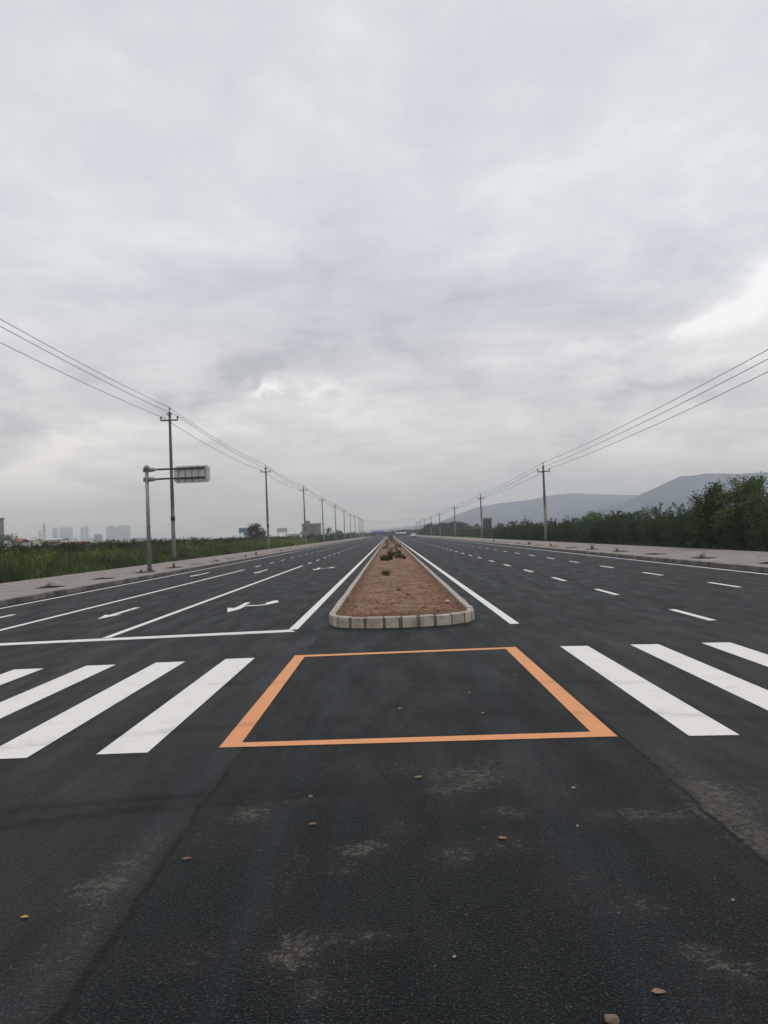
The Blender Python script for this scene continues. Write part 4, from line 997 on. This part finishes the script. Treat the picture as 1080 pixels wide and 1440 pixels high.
# cream and white house, red roofs
def gable(root, w, d, h, rh, m_, name='roof'):
    mb = MB(); e = .35
    v = [(-w/2-e, -d/2-e, h), (w/2+e, -d/2-e, h), (w/2+e, 0, h+rh), (-w/2-e, 0, h+rh), (-w/2-e, d/2+e, h), (w/2+e, d/2+e, h)]
    mb.v = v+[(a, b, c+.22) for a, b, c in v]
    mb.f = [(0, 1, 2, 3), (3, 2, 5, 4), (6, 9, 8, 7), (9, 10, 11, 8), (0, 6, 7, 1), (4, 5, 11, 10), (0, 3, 9, 6), (3, 4, 10, 9), (1, 7, 8, 2), (2, 8, 11, 5)]
    return mb.build(name, m_, root)
def house(name, px0, px1, peave, Y, d, rh, wallm, roofm, label, nwin, cat='house', win=(.9, 1.3)):
    a = at(px0, peave, Y+(d if px0 > 548 else 0)); b = at(px1, peave, Y+(d if px0 < 548 else 0)); w = b.x-a.x; h = at((px0+px1)/2, peave, Y).z
    root = empty(name, ((a.x+b.x)/2, Y+d/2, -.03)); tag(root, label, cat)
    MB().box((0, 0, h/2), (w, d, h)).build('wall', wallm, root)
    gable(root, w, d, h+.003, rh, roofm)
    for i in range(nwin):
        x = -w/2+w*(i+.5)/nwin; f = MB().box((x, -d/2-.02, h-1.25), (win[0], .12, win[1])).build('window', M_GLASS, root)
        MB().box((x, -d/2-.09, h-1.25-win[1]/2-.05), (win[0]+.2, .1, .09)).build('sill', M_WALLW, f)
    return root
house('white_house', 59, 96, 759.2, 330, 8, .5, M_WALLW, M_PALEROOF, 'long white house with a row of dark windows beyond the thicket', 9)
house('cream_house', 41.5, 59.5, 759.8, 315, 8, .5, M_WALLY, M_PALEROOF, 'plain cream house joined to the white house', 1)
house('red_roofed_shed', 17, 41, 762.5, 290, 7, 1.1, mottled('grey_blue_wall', (.30, .31, .33), (.25, .26, .28), .4), M_REDROOF, 'grey-walled shed with a dark red roof left of the cream house', 2, 'shed')
house('red_roofed_shed', 80, 95, 766.2, 250, 6, .6, M_WALLW, M_REDROOF, 'low red roof in front of the white house', 2, 'shed')
house('red_roofed_shed', 100, 128, 765, 280, 6, .8, M_WALLW, M_REDROOF, 'long low red-brown roof right of the white house', 3, 'shed')
house('greenhouse', 405, 424, 751.2, 330, 9, 1.3, M_WALLW, M_PALEROOF, 'pale long shed left of the plain grey building', 3, 'shed')
house('blue_hut', 528, 540, 748.4, 545, 6, .9, M_BLUE, M_BLUE, 'blue sheet-metal hut closing the left carriageway', 2, 'hut')
house('blue_hut', 557, 571, 750.2, 548, 6, .6, M_BLUE, M_PALEROOF, 'blue hut with a pale roof closing the right carriageway', 2, 'hut')
def hoarding(px0, px1, pt, pb, Y, m_, label):
    a = at(px0, pt, Y); b = at(px1, pb, Y); w = b.x-a.x; root = empty('hoarding', ((a.x+b.x)/2, Y, -.03)); tag(root, label, 'hoarding')
    MB().box((0, 0, (a.z+b.z)/2), (w, .25, a.z-b.z)).build('board', m_, root)
    fr = MB(); zc, hh = (a.z+b.z)/2, a.z-b.z
    for zz in (zc+hh/2+.08, zc-hh/2-.08): fr.box((0, 0, zz), (w+.3, .35, .15))
    fr.build('frame', M_WALLW, root)
    for s_ in (-.38, .38): MB().tube([(w*s_, .25, 0), (w*s_, .25, b.z)], .14, 8).build('post', M_WALLW, root)
hoarding(336, 345.5, 743, 748.5, 215, M_BLUESIGN, 'blue hoarding on white posts left of the round dark tree')
hoarding(389.8, 403.8, 743.6, 747.2, 240, M_PALEROOF, 'pale framed hoarding between the second and third utility poles')
# lattice masts, a tower crane and chimneys on the horizon
def mast(px, pt, Y, label, w=3.0, arm=0):
    P0 = at(px, pt, Y); h = P0.z; root = empty('lattice_mast', (P0.x, Y, -.03)); tag(root, label, 'mast'); mb = MB()
    for sx in (-1, 1):
        for sy in (-1, 1): mb.tube([(sx*w, sy*w, 0), (sx*w*.25, sy*w*.25, h)], .35, 4)
    for i in range(8):
        t0, t1 = i/8, (i+1)/8; a0, a1 = w*(1-.75*t0), w*(1-.75*t1)
        mb.tube([(-a0, -a0, h*t0), (a1, -a1, h*t1)], .25, 4); mb.tube([(a0, -a0, h*t0), (-a1, -a1, h*t1)], .25, 4)
    mb.build('frame', M_GREYB, root)
    for k_ in range(arm): MB().box((0, 0, h*(.72+.13*k_)), (h*.26, .5, .5)).build('crossarm', M_GREYB, root)
mast(62, 737, 1500, 'thin lattice mast above the cream house', 3.2, 2)
mast(56, 746, 1700, 'lower lattice mast left of the taller one', 3.2, 1)
mast(738, 724, 1100, 'thin mast standing in front of the far hills', 1.6, 0)
def chimney(px, pt, Y, label):
    P0 = at(px, pt, Y); root = empty('chimney', (P0.x, Y, -.03)); tag(root, label, 'chimney', 'works chimneys before the hills')
    MB().tube([(0, 0, 0), (0, 0, P0.z)], [2.0, 1.4], 12).build('stack', M_GREYB, root, True)
    MB().tube([(0, 0, P0.z), (0, 0, P0.z+.8)], 1.6, 12).build('rim', M_DARKB, root, True)
chimney(795.5, 725, 1200, 'left one of two chimneys before the hills'); chimney(799, 725.4, 1200, 'right one of two chimneys before the hills')

# ------------------------------------------------------------------ white car, far down the right carriageway
cx, cy = G(581, 754.3); cy = 300.0; cx = at(581, 753, cy).x
car = empty('parked_car', (cx, cy, 0)); tag(car, 'small white car far down the right carriageway', 'car')
prof = [(-2.1, .32), (-2.12, .72), (-1.95, .92), (-1.55, .98), (-1.15, 1.42), (-.7, 1.50), (.5, 1.48), (1.0, 1.02), (1.9, .88), (2.12, .66), (2.12, .32)]
def extr(prof, w, name, m_, par, top=None):
    mb = MB(); n = len(prof)
    for s_ in (-1, 1):
        for (y, z) in prof: mb.v.append((s_*w*(1-.13*max(0, z-.95)/.5), y, z))
    for j in range(n): mb.f.append((j, (j+1) % n, n+(j+1) % n, n+j))
    mb.f += [tuple(range(n))[::-1], tuple(range(n, 2*n))]; o = mb.build(name, m_, par); recalc(o); return o
extr(prof, .88, 'body', M_CAR, car)
rw = MB(); rw.quad((-.66, -1.5, 1.04), (.66, -1.5, 1.04), (.60, -1.19, 1.385), (-.60, -1.19, 1.385)); rw.build('rear_window', M_GLASS, car)
for s_ in (-1, 1):
    q = MB(); q.quad((s_*.895, -1.2, 1.0), (s_*.895, .75, 1.0), (s_*.80, .4, 1.38), (s_*.80, -1.0, 1.38)); q.build('side_window', M_GLASS, car)
    MB().box((s_*.68, -2.10, .80), (.26, .08, .14)).build('tail_lamp', M_RED, car)
    for y in (-1.3, 1.35):
        wh = MB(); wh.tube([(s_*.72, y, .32), (s_*.90, y, .32)], .32, 16); wo_ = wh.build('wheel', M_RUB, car)
        MB().tube([(s_*.88, y, .32), (s_*.915, y, .32)], .18, 12).build('rim', M_STEEL, wo_)
MB().box((0, -2.14, .45), (1.6, .06, .2)).build('bumper', M_RUB, car)

# ------------------------------------------------------------------ hills
def hill(px, D_, front, back, material, seed, label, n=160, m_=36, rough=.06):
    xs = [at(a, b, D_) for a, b in px]; X0, X1 = xs[0].x, xs[-1].x
    XX = np.linspace(X0, X1, n); ZZ = np.interp(XX, [p.x for p in xs], [p.z for p in xs]); zm = ZZ.max(); v = []
    for j in range(m_):
        t = j/(m_-1)
        for i in range(n):
            if t <= .6: s = t/.6; y = D_-front*(1-s); k_ = s**1.25
            else: s = (t-.6)/.4; y = D_+back*s; k_ = 1-.35*s
            x = XX[i]*y/D_ if t <= .6 else XX[i]*(1+.0*s)
            gl = mnoise.fractal((x*.006+seed, y*.0022, seed), .9, 2.1, 5)*(s if t <= .6 else 1)
            edge = (1-s)*s*4 if t <= .6 else 0
            z = ZZ[i]*k_+zm*rough*1.8*gl*(edge*2.6+.22*(1 if t > .2 else 0))*(1 if t < .59 or t > .61 else .4)
            v.append((x, y, max(-.5, z)))
    q = [(j*n+i, j*n+i+1, (j+1)*n+i+1, (j+1)*n+i) for j in range(m_-1) for i in range(n-1)]
    me = bpy.data.meshes.new('hill'); me.from_pydata(v, [], q); me.update(); me.polygons.foreach_set('use_smooth', [True]*len(me.polygons))
    o = link('hills', me, material); tag(o, label, None, None, 'structure'); return o
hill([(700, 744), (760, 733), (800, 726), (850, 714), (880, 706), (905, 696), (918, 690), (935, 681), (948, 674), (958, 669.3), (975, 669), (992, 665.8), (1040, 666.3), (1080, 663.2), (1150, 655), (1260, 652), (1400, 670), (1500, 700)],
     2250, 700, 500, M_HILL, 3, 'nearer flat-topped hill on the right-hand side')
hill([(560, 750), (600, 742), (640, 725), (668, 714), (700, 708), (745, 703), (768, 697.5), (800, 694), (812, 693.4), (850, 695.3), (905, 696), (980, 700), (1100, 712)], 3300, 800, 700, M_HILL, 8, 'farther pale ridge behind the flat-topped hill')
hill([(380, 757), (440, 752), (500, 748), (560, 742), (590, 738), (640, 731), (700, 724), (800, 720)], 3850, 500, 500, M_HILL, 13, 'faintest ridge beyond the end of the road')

# ------------------------------------------------------------------ small things lying on the asphalt and the soil
def leaf_on_road(px, py, size, col, label, rz=0.0, seed=1):
    x, y = G(px, py); r = random.Random(seed); m_ = mottled('dead_leaf_%d' % seed, col, tuple(.6*q for q in col), 60, .8, .2)
    v = []; n = 10
    for j in range(n+1):
        t = j/n; w = math.sin(math.pi*t**.8)*.32*r.uniform(.85, 1.1)
        for s_ in (-1, 0, 1): v.append(((t-.5)*size, s_*w*size, .004+abs(s_)*size*.06+size*.05*math.sin(math.pi*t)*r.uniform(.7, 1.2)))
    q = [(3*j+i, 3*j+i+1, 3*j+i+4, 3*j+i+3) for j in range(n) for i in range(2)]
    q += []
    me = bpy.data.meshes.new('dead_leaf'); me.from_pydata(v, [], q); me.update()
    o = link('dead_leaf', me, m_, None, (x, y, 0)); o.rotation_euler = (0, 0, rz); tag(o, label, 'leaf', 'litter on the asphalt'); return o
def pebble(px, py, size, col, label, seed=1, z=0.0, kind='pebble'):
    x, y = G(px, py, z); bm = bmesh.new(); bmesh.ops.create_icosphere(bm, subdivisions=3, radius=size/2); r = random.Random(seed)
    o_ = Vector((r.uniform(0, 9), r.uniform(0, 9), 0))
    for v_ in bm.verts:
        k_ = 1+.35*mnoise.noise(v_.co/size*2.2+o_); v_.co = Vector((v_.co.x*k_*1.2, v_.co.y*k_, v_.co.z*k_*.6))
    me = bpy.data.meshes.new(kind); bm.to_mesh(me); bm.free()
    o = link(kind, me, mottled('pebble_%d' % seed, col, tuple(.7*q for q in col), 50, .85, .3), None, (x, y, z+size*.22)); o.rotation_euler = (0, 0, r.uniform(0, 6)); tag(o, label, 'stone', 'litter on the asphalt'); return o
leaf_on_road(263, 1209, .058, (.20, .10, .065), 'reddish dead leaf beside the paving joint', .2, 1)
leaf_on_road(35, 1291, .042, (.50, .31, .06), 'small yellow leaf near the left picture edge', -.1, 2)
leaf_on_road(589, 1094, .070, (.24, .15, .08), 'orange-brown leaf just below the orange box', .4, 3)
leaf_on_road(440, 1160, .055, (.24, .12, .075), 'thin reddish leaf left of the dust streaks', .1, 4)
leaf_on_road(707, 1180, .060, (.27, .17, .075), 'ochre leaf lying in the faint dust patch', -.5, 5)
leaf_on_road(927, 1397, .058, (.24, .165, .115), 'larger tan leaf near the bottom edge of the road view', -.15, 6)
pebble(861, 1438, .050, (.20, .135, .09), 'tan clod cut by the bottom edge of the picture', 11)
pebble(437, 1121, .026, (.22, .19, .15), 'pale clod at the end of the thin dust streak', 12)
pebble(812, 1162, .016, (.34, .32, .29), 'white pebble midway to the right-hand paving joint', 13)
pebble(806, 1109, .026, (.24, .21, .17), 'flat pale pebble below the right corner of the orange box', 14)
pebble(639, 1346, .014, (.36, .33, .29), 'tiny pale stone in the middle foreground', 15)
pebble(1031, 1266, .012, (.34, .32, .29), 'tiny white stone right of centre by the dusty joint', 16)
pebble(724, 950, .032, (.22, .20, .17), 'pale stone inside the orange box near its far side', 17)
pebble(660, 975, .03, (.20, .18, .155), 'grey stone in the middle of the orange box', 18)
pebble(679, 1004, .035, (.17, .15, .12), 'brownish stone inside the orange box above its near line', 19)
pebble(562, 998, .035, (.28, .25, .20), 'dull stone left of the middle of the orange box', 20)
pebble(629, 847, .10, (.46, .40, .34), 'pale stone on the median soil near its right corner', 21, .17, 'stone')
pebble(489, 840, .09, (.40, .33, .27), 'pale flat stone on the left part of the median soil', 22, .17, 'stone')
rs = random.Random(9)
cm = MB(); bmv = []
for i in range(420):                      # loose grit, uncountable
    x, y = rs.uniform(-4.5, 4.8), rs.uniform(2.6, 13.5); s_ = rs.uniform(.002, .006)
    cm.box((x, y, s_*.4), (s_*1.4, s_, s_*.8), rs.uniform(0, 3))
gr_ = cm.build('grit', mottled('grit_stone', (.16, .15, .135), (.09, .08, .07), 9, .9)); tag(gr_, 'loose grit scattered over the near asphalt', 'grit', None, 'stuff')
cm = MB()
for i in range(1100):
    x = rs.uniform(-1.1, 1.45); y = 15.5+22*rs.random()**1.6; s_ = rs.uniform(.010, .034)
    if y < 16.2 and (x < -.8 or x > 1.15): continue
    cm.box((x, y, soil_z(x, y)+s_*.2), (s_*1.3, s_, s_*.7), rs.uniform(0, 3))
gr_ = cm.build('soil_clods', M_SOIL); tag(gr_, 'clods of red-brown earth strewn over the median soil', 'clods', None, 'stuff')
# protruding parts are only protos: remove the ones never placed
for p in sap+shr+gro+sh+bsh:
    if p.name not in used:
        for c in list(p.children): bpy.data.objects.remove(c)
        bpy.data.objects.remove(p)

# ------------------------------------------------------------------ haze: one even volume round everything
hz = MB(); hz.box((0, 2100, 110), (8800, 4720, 230)); hz.v = [(x, y, z if z > 0 else -1.2) for x, y, z in hz.v]
HM = bpy.data.materials.new('haze'); HM.use_nodes = True; hn = HM.node_tree; hn.nodes.clear()
pv_ = hn.nodes.new('ShaderNodeVolumePrincipled'); pv_.inputs['Color'].default_value = (.890, .935, .985, 1); pv_.inputs['Density'].default_value = 0.00046; pv_.inputs['Anisotropy'].default_value = 0.8
ho = hn.nodes.new('ShaderNodeOutputMaterial'); hn.links.new(pv_.outputs[0], ho.inputs['Volume'])
h_ = hz.build('haze', HM); h_['kind'] = 'stuff'; h_['label'] = 'thin pale haze over the whole plain'; h_['category'] = 'haze'
